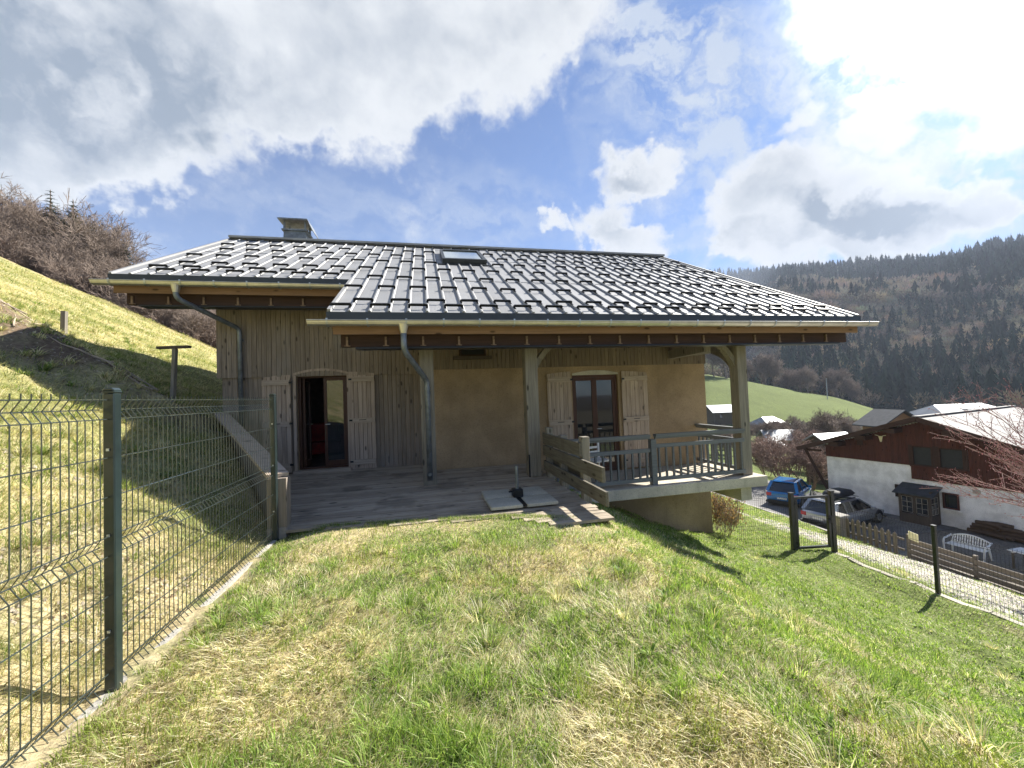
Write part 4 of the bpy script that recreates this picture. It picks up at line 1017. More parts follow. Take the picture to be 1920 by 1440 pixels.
# ---- trees
def skeleton(seed, h, stems=1, lv=4, n1=9, spread=.75, up=.35, twig=.5, r=.11, droop=0.):
    rnd = random.Random(seed); segs = []
    def grow(p, d, L, rad, lev):
        n = max(2, int(4 - lev * .4)); pts = [p]; rr_ = [rad]; d = d.copy()
        for i in range(n):
            d = (d + Vector((rnd.gauss(0, .13), rnd.gauss(0, .13), rnd.gauss(0, .09) + up * .12 - droop * lev * .05))).normalized()
            pts.append(pts[-1] + d * (L / n)); rr_.append(rad * (1 - .62 * (i + 1) / n))
        for i in range(n): segs.append((pts[i], pts[i + 1], rr_[i], rr_[i + 1], lev))
        if lev >= lv: return
        kids = n1 if lev == 0 else max(3, int(n1 * .62))
        for k in range(kids):
            t = rnd.uniform(.3 if lev == 0 else .12, 1.0); j = min(int(t * n), n - 1); f = t * n - j
            q = pts[j].lerp(pts[j + 1], f); a = rnd.uniform(0, 6.283)
            perp = d.orthogonal().normalized(); perp.rotate(__import__('mathutils').Quaternion(d, a))
            nd_ = (d * rnd.uniform(.35, .9) + perp * rnd.uniform(.6, 1.1) * spread + Vector((0, 0, up * .5))).normalized()
            grow(q, nd_, L * rnd.uniform(.42, .72) * (1 - .25 * t * (lev == 0)), max(rr_[j] * .5, .0045), lev + 1)
    for s_ in range(stems):
        a = rnd.uniform(0, 6.283); tl = 0 if stems == 1 else rnd.uniform(.15, .55)
        grow(Vector((math.cos(a) * .2 * (stems > 1), math.sin(a) * .2 * (stems > 1), -.3)), Vector((math.cos(a) * tl, math.sin(a) * tl, 1)).normalized(), h * rnd.uniform(.55, .72), r * (1 if stems == 1 else .55), 0)
    return segs
def segmesh(name, segs, material, n=3, rmin=.004):
    P0 = np.array([s[0][:] for s in segs]); P1 = np.array([s[1][:] for s in segs]); R0 = np.maximum([s[2] for s in segs], rmin); R1 = np.maximum([s[3] for s in segs], rmin * .7)
    d = P1 - P0; d /= np.linalg.norm(d, axis=1, keepdims=True) + 1e-9
    ref = np.where(np.abs(d[:, 2:3]) < .9, np.array([[0, 0, 1.]]), np.array([[1., 0, 0]])); a = np.cross(d, ref); a /= np.linalg.norm(a, axis=1, keepdims=True); b = np.cross(d, a)
    V = np.zeros((len(segs), 2 * n, 3))
    for k in range(n):
        t = 2 * math.pi * k / n; o = a * math.cos(t) + b * math.sin(t); V[:, k] = P0 + o * R0[:, None]; V[:, n + k] = P1 + o * R1[:, None]
    base = np.arange(len(segs))[:, None, None] * 2 * n
    F = base + np.array([[k, (k + 1) % n, n + (k + 1) % n, n + k] for k in range(n)])[None]
    return npmesh(name, V.reshape(-1, 3), F.reshape(-1), np.full(len(segs) * n, 4), material, smooth=True)
class Proto: pass
def bare_proto(nm, material, rmin=.006, **kw):
    segs = skeleton(**kw); tr = [s for s in segs if s[4] == 0]; cr_ = [s for s in segs if s[4] > 0]
    t = segmesh('trunk', tr, material, 6, .02); c = segmesh('crown', cr_, material, 3, rmin)
    return nm, t, c
def place(proto, loc, sc, rzv, label, cat, group=None):
    nm, t, c = proto
    e = thing(nm, label, cat, loc, rzv, group); e.scale = (sc, sc, sc) if not isinstance(sc, tuple) else sc
    for p in (t, c):
        if p.parent is None: q = p
        else: q = p.copy(); C.objects.link(q)
        q.parent = e
    return e
bush = [bare_proto('bare_tree', M['twig'], .012, seed=s_, h=h_, stems=st, lv=4, n1=9, spread=.8, r=.11) for s_, h_, st in ((1, 6.5, 3), (2, 6, 4), (3, 7, 2), (4, 5.5, 5))]
rnd = random.Random(11)
def at_px(x, y, D): return EYE + ray(x, y) * D
GLAB = 'bare grey-brown tree in the thicket above the grassy hillside'
rows_ = []
for D, step in ((27, 34), (31, 36), (36, 40), (42, 44)):
    x = -190 + rnd.uniform(0, 20)
    while x < 440:
        rows_.append((x + rnd.uniform(-12, 12), D + rnd.uniform(-2, 2))); x += step
for i, (x, D) in enumerate(rows_):
    q = at_px(x, 600, D); X_, Y_ = q.x, q.y
    if Y_ < 25.0 or X_ > -4: 
        Y_ = max(Y_, 25.3)
    z = gz1(X_, Y_)
    top = np.interp(x, [-200, 0, 60, 110, 150, 200, 260, 300, 350, 440], [230, 325, 360, 372, 372, 440, 475, 490, 520, 560]) + rnd.uniform(-4, 38)
    qt = at_px(x, float(top), (Vector((X_, Y_, 0)) - Vector((0, 0, 0))).dot(Vector((SY, CYW, 0))))
    hgt = max(3.0, qt.z - z); place(bush[i % 4], (X_, Y_, z - .1), hgt / 7.2, rnd.uniform(0, 6.28), GLAB, 'tree', 'bare trees in the thicket above the hillside')
# low scrub along the crest and behind the house corner
scrub = [bare_proto('bare_shrub', M['twig'], .008, seed=s_, h=2.6, stems=6, lv=3, n1=10, spread=.9, r=.05) for s_ in (21, 22)]
for i in range(30):
    x = -30 + i * 15.5 + rnd.uniform(-6, 6); D = rnd.uniform(23.5, 26.5); q = at_px(x, 600, D); Y_ = max(q.y, 24.5); z = gz1(q.x, Y_)
    place(scrub[i % 2], (q.x, Y_, z - .1), rnd.uniform(.7, 1.25), rnd.uniform(0, 6.28), 'low leafless shrub on the crest of the grassy hillside', 'shrub', 'leafless shrubs along the hill crest')
# conifers
def conifer(seed, h, rbase, whorls, per, nm='conifer'):
    rg = np.random.default_rng(seed); V = []; F = []; col = []; sz = []
    for wi in range(whorls):
        t = wi / whorls; z = h * (.06 + .93 * t); L = rbase * (1 - t) ** .85 * rg.uniform(.8, 1.1) + .12; m_ = max(5, int(per * (1 - t * .5)))
        for k in range(m_):
            a = 6.283 * k / m_ + rg.uniform(-.3, .3) + wi; l = L * rg.uniform(.7, 1.15); dr_ = rg.uniform(.15, .42)
            ca, sa = math.cos(a), math.sin(a); sub = 7; cc = np.array([.028, .052, .022]) * rg.uniform(.55, 1.5)
            for j in range(sub):
                u = (j + .4) / sub; rr_ = l * u; bz = z - dr_ * rr_ + .12 * rr_ * u; wd = l * .34 * (1 - u * .72) * rg.uniform(.7, 1.2)
                for sgn in (-1, 1):
                    b0 = len(V); px_, py_ = rr_ * ca, rr_ * sa; tx, ty = -sa * sgn, ca * sgn
                    V += [(px_, py_, bz), (px_ + ca * l * .16, py_ + sa * l * .16, bz - .02), (px_ + tx * wd + ca * wd * .7, py_ + ty * wd + sa * wd * .7, bz - wd * rg.uniform(.25, .6))]
                    F += [b0, b0 + 1, b0 + 2]; sz.append(3); col += [cc * .8, cc, cc * 1.25]
    c = npmesh('crown', np.array(V), np.array(F), np.array(sz), M['needles'], col=np.array(col))
    t = MB().tube([(0, 0, -.5), (0, 0, h * .5), (0, 0, h * .97)], [.028 * h * .5, .02 * h * .5, .02], 7).build('trunk', M['twig'])
    return nm, t, c
con = [conifer(51, 10, 2.3, 26, 11), conifer(52, 10, 1.8, 28, 10)]
for x, y, D, sc, lb in ((95, 345, 27.5, 1.0, 'dark conifer standing highest among the bare trees on the hill'), (138, 365, 28, .9, 'dark conifer beside a taller one in the hilltop thicket'), (176, 410, 28, .8, 'small conifer at the edge of the hilltop thicket'), (238, 448, 29, .8, 'small green conifer rising above the thicket left of the chalet roof')):
    q = at_px(x, 600, D); z = gz1(q.x, q.y); tp = at_px(x, y, D); h_ = tp.z - z; place(con[int(x) % 2], (q.x, q.y, z), (h_ / 10 * 1.25, h_ / 10 * 1.25, h_ / 10), x, lb, 'conifer')
# stakes on the hillside
q = (-5.08, 9.36); z = gz1(*q)
TP = thing('t_shaped_post', 'weathered wooden T-shaped post standing on the hillside behind the mesh fence', 'post', (q[0], q[1], z), R(-12))
MB().beam((-.04, 0, -.2), (.03, 0, 2.78 - z), .07, .07, (0, 1, 0)).build('upright', M['post'], TP); MB().box(-.32, .33, -.05, .05, 2.785 - z, 2.835 - z).build('crossbar', M['oldwood'], TP)
q = (-9.2, 12.4); z = gz1(*q); o = MB().beam((0, 0, -.3), (.02, 0, .6), .10, .09, (0, 1, 0)).build('wooden_stake', M['post']); o.location = (*q, z); tag(o, 'short weathered stake standing alone in the hillside grass', 'stake')
# hedge plants by the basement corner
M['hedge'] = attr_mat('dry_leaves', .3, .8, .2)
def leafy(name, loc, label, cat, col, R_, H_, n, seed, ls=.03, group=None):
    e = thing(name, label, cat, loc, 0, group); sg = skeleton(seed, H_, 5, 3, 8, .7, .5, r=.03); segmesh('stems', sg, M['twig'], 3, .004).parent = e
    rg = np.random.default_rng(seed); pick = rg.integers(0, len(sg), n); P = np.array([sg[i][1][:] for i in pick]) + rg.normal(0, .04, (n, 3))
    a = rg.normal(0, 1, (n, 3)); a /= np.linalg.norm(a, axis=1, keepdims=True); b = np.cross(a, rg.normal(0, 1, (n, 3))); b /= np.linalg.norm(b, axis=1, keepdims=True)
    s_ = ls * rg.uniform(.6, 1.4, (n, 1)); V = np.stack([P - a * s_, P + b * s_ * .6, P + a * s_, P - b * s_ * .6], 1).reshape(-1, 3)
    F = np.arange(n * 4); o = npmesh('foliage', V, F, np.full(n, 4), M['hedge'], col=np.repeat(np.array([col]) * rg.uniform(.5, 1.4, (n, 1)), 4, 0)); o.parent = e
    return e
leafy('beech_shrub', (7.35, 8.75, gz1(7.35, 8.75)), 'shrub with dry russet leaves against the basement corner of the chalet', 'shrub', (.30, .19, .10), .5, 1.5, 1500, 5).scale = (.6, .6, 1)
leafy('beech_shrub', (7.45, 9.5, gz1(7.45, 9.5)), 'green-brown shrub behind the russet one at the basement corner', 'shrub', (.22, .2, .08), .5, 1.35, 1000, 6).scale = (.7, .7, 1)
# shrubs and trees in the valley garden
M['redtwig'] = plain('reddish_twigs', (.23, .155, .125), .85, 0, .3, 3)
gs = [bare_proto('bare_garden_shrub', M['redtwig'], .010, seed=s_, h=3.4, stems=5, lv=4, n1=8, spread=.75, r=.07) for s_ in (31, 32)]
vt_ = [bare_proto('bare_tree', M['twig'], .02, seed=s_, h=8, stems=1, lv=4, n1=12, spread=.85, r=.2) for s_ in (41, 42, 43)]
def px_thing(proto, x, ybase, D, hpx, label, cat, group=None, squash=1.):
    q = at_px(x, ybase, D); z = gz1(q.x, q.y); hh = hpx * D / FPX; nm, t, c = proto
    H0 = max(v.co.z for v in c.data.vertices); s_ = hh / H0
    return place(proto, (q.x, q.y, z), (s_ * squash, s_ * squash, s_), x * .7, label, cat, group)
for i, (x, yb, D, hp, lb) in enumerate(((1475, 920, 31, 95, 'reddish leafless shrub behind the blue car'), (1515, 915, 30, 100, 'dense reddish leafless shrub between the blue car and the white house'), (1440, 905, 36, 60, 'pale leafless shrub on the lawn left of the blue car'), (1428, 880, 48, 55, 'small leafless fruit tree on the valley lawn beside the porch post'), (1490, 870, 42, 80, 'tall leafless shrub farther back behind the parked cars'), (1530, 875, 40, 70, 'leafless shrub nearest the eave strut of the white house'))):
    px_thing(gs[i % 2], x, yb, D, hp, lb, 'shrub', None, 1.1)
G2 = 'bare trees along the valley floor'; L2 = 'bare greyish tree on the valley floor beyond the white house'
for i in range(46):
    x = rnd.uniform(1330, 1640); D = rnd.uniform(52, 84); yb = 0
    q = at_px(x, 800, D); z = gz1(q.x, q.y); tp = np.interp(x, [1330, 1400, 1480, 1540, 1640], [790, 800, 765, 750, 770]) + rnd.uniform(0, 60)
    hh = max(4, at_px(x, float(tp), D).z - z); hh = min(hh, 11)
    if 1335 < x < 1365 or 1410 < x < 1460: hh = min(hh, 5)
    nm, t, c = vt_[i % 3]; H0 = max(v.co.z for v in c.data.vertices); place(vt_[i % 3], (q.x, q.y, z), hh / H0, x, L2, 'tree', G2)
G3 = 'bare trees along the top of the meadow'; L3 = 'bare tree at the upper edge of the green meadow'
for i in range(26):
    x = 1335 + i * 23 + rnd.uniform(-9, 9); D = rnd.uniform(176, 206); q = at_px(x, 720, D); z = gz1(q.x, q.y)
    nm, t, c = vt_[i % 3]; H0 = max(v.co.z for v in c.data.vertices); hh = rnd.uniform(9, 16) + (4 if 1480 < x < 1560 or x < 1500 else 0); place(vt_[i % 3], (q.x, q.y, z - .5), hh / H0, x, L3, 'tree', G3)
for x, yt, D, sq, lb in ((1590, 760, 70, .5, 'narrow dark cypress-like conifer left of the white house roof'), (1535, 768, 74, .8, 'broad bluish conifer among the bare trees in the valley'), (1642, 680, 215, 1., 'large dark spruce towering over the meadow edge'), (1662, 690, 218, 1., 'second large spruce just right of the towering one'), (1700, 740, 190, .8, 'dark spruce behind the ridge of the far metal roof'), (1785, 690, 225, .9, 'tall spruce above the middle of the far metal roof'), (1880, 640, 225, 1.1, 'massive dark spruce above the budding branches'), (1600, 720, 210, .9, 'spruce at the right end of the meadow edge'), (1905, 690, 220, .9, 'spruce at the right edge above the budding branches')):
    q = at_px(x, 780, D); z = gz1(q.x, q.y); h_ = at_px(x, yt, D).z - z; nm, t, c = con[int(x) % 2]; place(con[int(x) % 2], (q.x, q.y, z - .3), (h_ / 10 * sq, h_ / 10 * sq, h_ / 10), x, lb, 'conifer')
# ---- the wooded mountain
def forest():
    rg = np.random.default_rng(99)
    def conP(k):
        V = []; F = []
        for wi in range(9):
            t = wi / 9; z = .05 + .88 * t; L = .21 * (1 - t) ** .8 + .015; m_ = 7
            for j in range(m_):
                a = 6.283 * j / m_ + rg.uniform(-.4, .4); l = L * rg.uniform(.65, 1.25); b = len(V); w_ = .5
                V += [(math.cos(a - w_) * l * .3, math.sin(a - w_) * l * .3, z + .09), (math.cos(a + w_) * l * .3, math.sin(a + w_) * l * .3, z + .09), (math.cos(a) * l, math.sin(a) * l, z - .02)]; F += [[b, b + 1, b + 2]]
                V += [(0, 0, z + .13), (math.cos(a - .35) * l * .8, math.sin(a - .35) * l * .8, z + .01), (math.cos(a + .35) * l * .8, math.sin(a + .35) * l * .8, z)]; F += [[b + 3, b + 4, b + 5]]
        V += [(-.015, 0, .85), (.015, 0, .85), (0, 0, 1.02)]; F += [[len(V) - 3, len(V) - 2, len(V) - 1]]
        return np.array(V), np.array(F)
    def decP(k):
        V = []; F = []
        for j in range(150):
            th = rg.uniform(0, 6.283); ph = math.acos(rg.uniform(-.5, 1)); rr_ = .30 * rg.uniform(.45, 1.) ; c = np.array([math.cos(th) * math.sin(ph) * rr_, math.sin(th) * math.sin(ph) * rr_, .62 + math.cos(ph) * rr_ * 1.15])
            o = c - np.array([0, 0, .35]); o /= np.linalg.norm(o); s_ = np.cross(o, rg.normal(0, 1, 3)); s_ /= np.linalg.norm(s_); l = rg.uniform(.06, .15)
            b = len(V); V += [tuple(c - s_ * .018), tuple(c + s_ * .022), tuple(c + o * l + rg.normal(0, .02, 3))]; F += [[b, b + 1, b + 2]]
        for a in (0, 2.1, 4.2):
            b = len(V); V += [(math.cos(a) * .018, math.sin(a) * .018, 0), (math.cos(a + 2) * .018, math.sin(a + 2) * .018, 0), (0, 0, .7)]; F += [[b, b + 1, b + 2]]
        for a in np.arange(0, 6.28, .9):
            b = len(V); x_, y_ = math.cos(a) * .2, math.sin(a) * .2; V += [(-.008, 0, .3), (.008, 0, .3), (x_, y_, .75)]; F += [[b, b + 1, b + 2]]
        return np.array(V), np.array(F)
    cons = [conP(i) for i in range(4)]; decs = [decP(i) for i in range(5)]
    N = 15000; q = rg.uniform(.38, 1.42, N); q2 = np.clip(rg.normal(.6, .1, N), .42, .74); q = np.where(rg.random(N) < .12, q2, q)
    th = np.arctan(q) + yaw; u = rg.random(N)
    far = np.interp(q, [.38, .52, .60, .72, .82, 1.0, 1.14, 1.31, 1.42], [1500, 1560, 1480, 930, 880, 780, 690, 640, 620]) * np.sqrt(1 + q * q) * 1.02
    r = 236 * (far / 236) ** (u ** .8); X = r * np.sin(th); Y = r * np.cos(th)
    snow = ((q > .49) & (q < .62) & (r > 1290) & (r < 1530) & (fbm(X / 70, Y / 70, 31) > .40)) | ((q > .655) & (q < .70) & (r > 760) & (r < 905))
    k = ~snow; X, Y, r, q = X[k], Y[k], r[k], q[k]; Z = gz(X, Y); N = len(X)
    rel = np.clip((r - 240) / (np.interp(q, [.38, .52, .60, .72, .82, 1.0, 1.14, 1.31, 1.42], [1500, 1560, 1480, 930, 880, 780, 690, 640, 620]) - 240), 0, 1)
    f = fbm(X / 110, Y / 110, 61) * .65 + fbm(X / 28, Y / 28, 62) * .35 + .32 * sst(rel, .72, 1.)
    isc = (f + rg.normal(0, .10, N)) > .585 + .03 * (rel < .45)
    hgt = np.where(isc, rg.uniform(15, 29, N), rg.uniform(11, 19, N)) * (.8 + .5 * (r > 500))
    Vs = []; Fs = []; Cs = []; off = 0
    for grp, sel, base in ((cons, isc, np.array([.028, .046, .03])), (decs, ~isc, np.array([.31, .26, .19]))):
        idx = np.where(sel)[0]
        for pi, (pv, pf) in enumerate(grp):
            ii = idx[pi::len(grp)]; n = len(ii); a = rg.uniform(0, 6.28, n); ca, sa = np.cos(a)[:, None], np.sin(a)[:, None]; hh = hgt[ii][:, None]; wd = hh * rg.uniform(.8, 1.3, (n, 1)) * (1. if grp is cons else 1.15)
            V = np.stack([(pv[None, :, 0] * ca - pv[None, :, 1] * sa) * wd, (pv[None, :, 0] * sa + pv[None, :, 1] * ca) * wd, pv[None, :, 2] * hh], -1)
            V += np.stack([X[ii], Y[ii], Z[ii] - .5], 1)[:, None]
            F = pf[None] + (off + np.arange(n) * len(pv))[:, None, None]; off += n * len(pv)
            cc = base[None] * rg.uniform(.5, 1.7, (n, 1)) * (1 + .25 * rg.normal(0, 1, (n, 3)) * np.array([.35, .2, .3]))
            Vs.append(V.reshape(-1, 3)); Fs.append(F.reshape(-1)); Cs.append(np.repeat(cc, len(pv), 0))
    V = np.concatenate(Vs); F = np.concatenate(Fs); tag(npmesh('mountain_forest', V, F, np.full(len(F) // 3, 3), M['woods'], col=np.concatenate(Cs)), kind='stuff')
forest()
# ------------------------------------------------------------------ the neighbouring white house (local x along its gable wall, local -y towards the viewer)
NA = math.atan2(-.98, .196)
NH = thing('white_house', 'white rendered house with red-brown timber gable below the lawn', 'house', (25.7, 21.1, -6.25), NA)
WL = 9.8; ax = 4.9; za = 5.83; sl_ = .366
def nz(x): return za - sl_ * abs(x - ax)
def wins(mb_holes): pass
HO = [(4.28, 5.13, 3.07, 4.15), (5.36, 6.31, 3.07, 4.15), (5.40, 6.0, .96, 1.79), (3.45, 3.85, 1.15, 1.85)]
# wall with real openings, cut into columns
def wall_cols(mb, x0, x1, y0, y1, z0, ztop, holes):
    xs = sorted({x0, x1, ax, *[v for h in holes for v in h[:2] if x0 < v < x1]})
    for a, b in zip(xs, xs[1:]):
        if b - a < 1e-4: continue
        seg = [(z0, None)]
        for h in sorted(holes, key=lambda h: h[2]):
            if a >= h[0] - 1e-4 and b <= h[1] + 1e-4:
                lo = seg.pop(); seg += [(lo[0], h[2]), (h[3], None)]
        for lo, hi in seg:
            ta, tb = (ztop(a), ztop(b)) if hi is None else (hi, hi)
            if ta <= lo + .01 and tb <= lo + .01: continue
            mb.add([(a, y0, lo), (b, y0, lo), (b, y1, lo), (a, y1, lo), (a, y0, ta), (b, y0, tb), (b, y1, tb), (a, y1, ta)],
                   [(0, 3, 2, 1), (4, 5, 6, 7), (0, 1, 5, 4), (1, 2, 6, 5), (2, 3, 7, 6), (3, 0, 4, 7)])
wb = MB(); wall_cols(wb, 0, WL, 0, .3, -.6, lambda x: nz(x) - .2, HO)
wb.box(0, .3, .3, 11, -.6, nz(0) - .2); wb.box(WL - .3, WL, .3, 11, -.6, nz(WL) - .2); wb.box(.3, WL - .3, 10.7, 11, -.6, 3.9)
wb.build('wall', M['render'], NH)
cb = MB(); x = 0.; rnd = random.Random(6)
while x < WL:
    xe = min(x + .14, WL); zb = 3.05 if x < 4.15 else 2.30; seg = [(zb, min(nz(x), nz(xe)) - .22)]
    for h in HO[:2]:
        if xe > h[0] and x < h[1]: seg = [(zb, h[2]), (h[3], seg[0][1] if len(seg) == 1 else seg[-1][1])]
    for a, b in seg: cb.box(x + .003, xe - .003, -.06 - rnd.uniform(0, .006), -.003, a, b)
    x += .14
cb.build('timber_cladding', M['redwood'], NH)
def nwin(h, pane, frame, sill=True):
    f = MB(); x0, x1, z0, z1 = h
    if z0 > 2.2: f.box(x0 - .13, x0 - .001, -.09, -.062, z0 - .02, z1 + .05); f.box(x1 + .001, x1 + .13, -.09, -.062, z0 - .02, z1 + .05)
    f.box(x0, x0 + .06, -.10, .1, z0, z1); f.box(x1 - .06, x1, -.10, .1, z0, z1); f.box(x0 + .06, x1 - .06, -.10, .1, z1 - .06, z1); f.box(x0 + .06, x1 - .06, -.10, .1, z0, z0 + .06)
    o = f.build('window', frame, NH); MB().box(x0 + .06, x1 - .06, .0, .03, z0 + .06, z1 - .06).build('roller_shutter' if pane is M['darkshut'] else 'pane', pane, None).parent = o
    if sill: MB().box(x0 - .08, x1 + .08, -.16, -.005 if z0 < 2.2 else -.11, z0 - .07, z0 - .005).build('sill', M['render'] if z0 < 2.2 else M['redwood'], None).parent = o
nwin(HO[0], M['darkshut'], M['dark']); nwin(HO[1], M['darkshut'], M['dark']); nwin(HO[2], M['carglass'], M['redwood']); nwin(HO[3], M['carglass'], M['dark'])
MB().box(6.5, 6.78, -.03, -.003, 1.95, 2.15).build('air_vent', M['conc2'], NH)
MB().box(1.75, 2.05, -.11, -.07, 3.95, 4.45).build('gable_hatch', M['dark'], NH)
rf = MB()
for s_ in (-1, 1):
    e = ax + s_ * 6.1; ze = nz(e)
    P = [(ax, -1.0, za), (e, -1.0, ze), (e, 12, ze), (ax, 12, za)]; Q = [(x, y, z - .14) for x, y, z in P]
    rf.add(P + Q, [(0, 1, 2, 3), (7, 6, 5, 4), (0, 4, 5, 1), (1, 5, 6, 2), (2, 6, 7, 3)])
nr = rf.build('roof', M['neighroof'], NH)
b = MB()
for s_ in (-1, 1): b.beam((ax, -1.03, za - .1), (ax + s_ * 6.12, -1.03, nz(ax + s_ * 6.12) - .1), .05, .26)
kid(b, 'barge_board', M['dark'], nr); b = MB(); b.beam((ax, -1.02, za + .03), (ax, 12, za + .03), .3, .05); kid(b, 'ridge_cap', M['neighroof'], nr)
for x_ in (.9, 2.3, 3.7, 6.1, 7.5):
    zt = nz(x_) - .17; MB().box(x_ - .25, x_ + .25, -.95, -.065, zt - .34, zt - .08).build('purlin_end', M['dark'], NH)
MB().beam((-.95, -.6, nz(-.95) - .2), (-.02, -.1, .9), .14, .16).build('eave_strut', M['dark'], NH)
MB().beam((-1.0, -.6, nz(-1) - .22), (0, -.6, nz(-1) - .22), .12, .14).build('strut_beam', M['dark'], NH)
# glazed lean-to porch with felt roof
px0, px1 = 3.95, 5.26
po = MB(); po.box(px0, px1, -1.0, -.94, -.1, .55); po.box(px1 - .06, px1, -.94, -.003, -.1, .55); po.box(px0, px0 + .06, -.94, -.003, -.1, .55)
for a in (px0, (px0 + px1) / 2 - .05, px1 - .1): po.box(a, a + .1, -1.0, -.90, .551, 1.62)
po.box(px0 + .1, px1 - .1, -.99, -.91, 1.50, 1.62); po.box(px1 - .08, px1 - .0, -.898, -.003, 1.55, 1.85); po.box(px1 - .08, px1, -.12, -.003, .551, 1.549)
porch = po.build('glazed_porch', M['oldwood'], NH)
b = MB(); b.add([(px0 - .18, -1.2, 1.66), (px1 + .15, -1.2, 1.66), (px1 + .15, -.003, 2.05), (px0 - .18, -.003, 2.05), (px0 - .18, -1.2, 1.60), (px1 + .15, -1.2, 1.60), (px1 + .15, -.003, 1.99), (px0 - .18, -.003, 1.99)],
               [(0, 1, 2, 3), (7, 6, 5, 4), (0, 4, 5, 1), (1, 5, 6, 2), (2, 6, 7, 3), (3, 7, 4, 0)]); kid(b, 'porch_roof', M['felt'], porch)
M['pale'] = plain('pale_muntin', (.30, .27, .22), .7)
def grid(x0, x1, z0, z1, nx, nz_, side=False):
    g = MB(); w_ = .022
    def bx(a0, a1, b0, b1):
        if side: g.box(px1 - .035, px1 - .015, a0, a1, b0, b1)
        else: g.box(a0, a1, -.965, -.945, b0, b1)
    for i in range(nx + 1): c_ = x0 + (x1 - x0) * i / nx; bx(c_ - w_ / 2, c_ + w_ / 2, z0, z1)
    for i in range(nz_ + 1): c_ = z0 + (z1 - z0) * i / nz_; 
    for i in range(nz_ + 1):
        c_ = z0 + (z1 - z0) * i / nz_
        for j in range(nx): d_ = (x1 - x0) / nx; bx(x0 + d_ * j + w_ / 2, x0 + d_ * (j + 1) - w_ / 2, c_ - w_ / 2, c_ + w_ / 2)
    o = kid(g, 'porch_window', M['pale'], porch); return o
grid(px0 + .12, px0 + .56, .62, 1.46, 2, 3); grid(px0 + .72, px1 - .14, .62, 1.46, 2, 3); grid(-.86, -.16, .62, 1.5, 2, 3, True)
g = MB(); g.box(px0 + .1, px1 - .1, -.935, -.93, .56, 1.49); g.box(px1 - .05, px1 - .045, -.9, -.13, .56, 1.54); kid(g, 'porch_glass', M['glass'], porch)
# pale skull-shaped trophy on the gable
t = MB(); t.add([(-.10, 0, .14), (.10, 0, .14), (.03, 0, -.2), (-.03, 0, -.2), (-.10, -.05, .14), (.10, -.05, .14), (.03, -.05, -.2), (-.03, -.05, -.2)], [(0, 1, 2, 3), (7, 6, 5, 4), (0, 4, 5, 1), (1, 5, 6, 2), (2, 6, 7, 3), (3, 7, 4, 0)])
t.beam((-.1, -.03, .16), (-.26, -.05, .2), .03, .03); t.beam((.1, -.03, .16), (.26, -.05, .2), .03, .03)
o = t.build('wall_trophy', M['cream']); tag(o, 'small pale horned skull ornament on the red-brown gable', 'ornament'); mw = Matrix.Translation((25.7, 21.1, -6.25)) @ Matrix.Rotation(NA, 4, 'Z') @ Matrix.Translation((2.95, -.07, 4.45)); o.matrix_world = mw
# ---- other buildings
def block(label, px, D, rot, w_, d_, hw, hr, wallm, roofm, hip=0., over=.6, chim=False, zoff=0., nm='house', wn=2, ridge_x=True):
    q = at_px(px, 760, D); z = gz1(q.x, q.y) + zoff; e = thing(nm, label, 'house', (q.x, q.y, z), rot)
    MB().box(-w_ / 2, w_ / 2, -d_ / 2, d_ / 2, -1.5 - max(0, zoff), hw).build('wall', wallm, e)
    m_ = MB(); m_.prism([(-d_ / 2, hw), (d_ / 2, hw), (0, hw + hr - .12)], 'X', -w_ / 2 + hip + .01, w_ / 2 - hip - .01); m_.build('gable', wallm, e)
    k = hr / (d_ / 2); yo = d_ / 2 + over; xo = w_ / 2 + over; r_ = MB(); ze = hw - k * over
    if hip:
        V = [(-xo, -yo, ze), (xo, -yo, ze), (xo, yo, ze), (-xo, yo, ze), (-w_ / 2 + hip, 0, hw + hr), (w_ / 2 - hip, 0, hw + hr)]; r_.add(V, [(0, 1, 5, 4), (2, 3, 4, 5), (1, 2, 5), (3, 0, 4), (3, 2, 1, 0)])
    else:
        for s_ in (-1, 1):
            P = [(-xo, 0, hw + hr), (xo, 0, hw + hr), (xo, s_ * yo, ze), (-xo, s_ * yo, ze)]; Q = [(x, y, zz - .12) for x, y, zz in P]
            r_.add(P + Q, [(0, 1, 2, 3), (7, 6, 5, 4), (0, 4, 5, 1), (1, 5, 6, 2), (2, 6, 7, 3), (3, 7, 4, 0)])
    ro = r_.build('roof', roofm, e)
    if chim: MB().box(-.4, .4, .6, 1.2, hw, hw + hr + .8).build('chimney', M['conc2'], None).parent = ro
    for i in range(wn):
        x_ = -w_ / 2 + w_ * (i + .5) / wn; f = MB().box(x_ - .45, x_ + .45, -d_ / 2 - .05, -d_ / 2 - .003, hw - 1.9, hw - .7).build('window', M['dark'], e); MB().box(x_ - .38, x_ + .38, -d_ / 2 - .06, -d_ / 2 - .052, hw - 1.83, hw - .77).build('pane', M['carglass'], None).parent = f
    return e
def zpx(x, y, D): return at_px(x, y, D).z
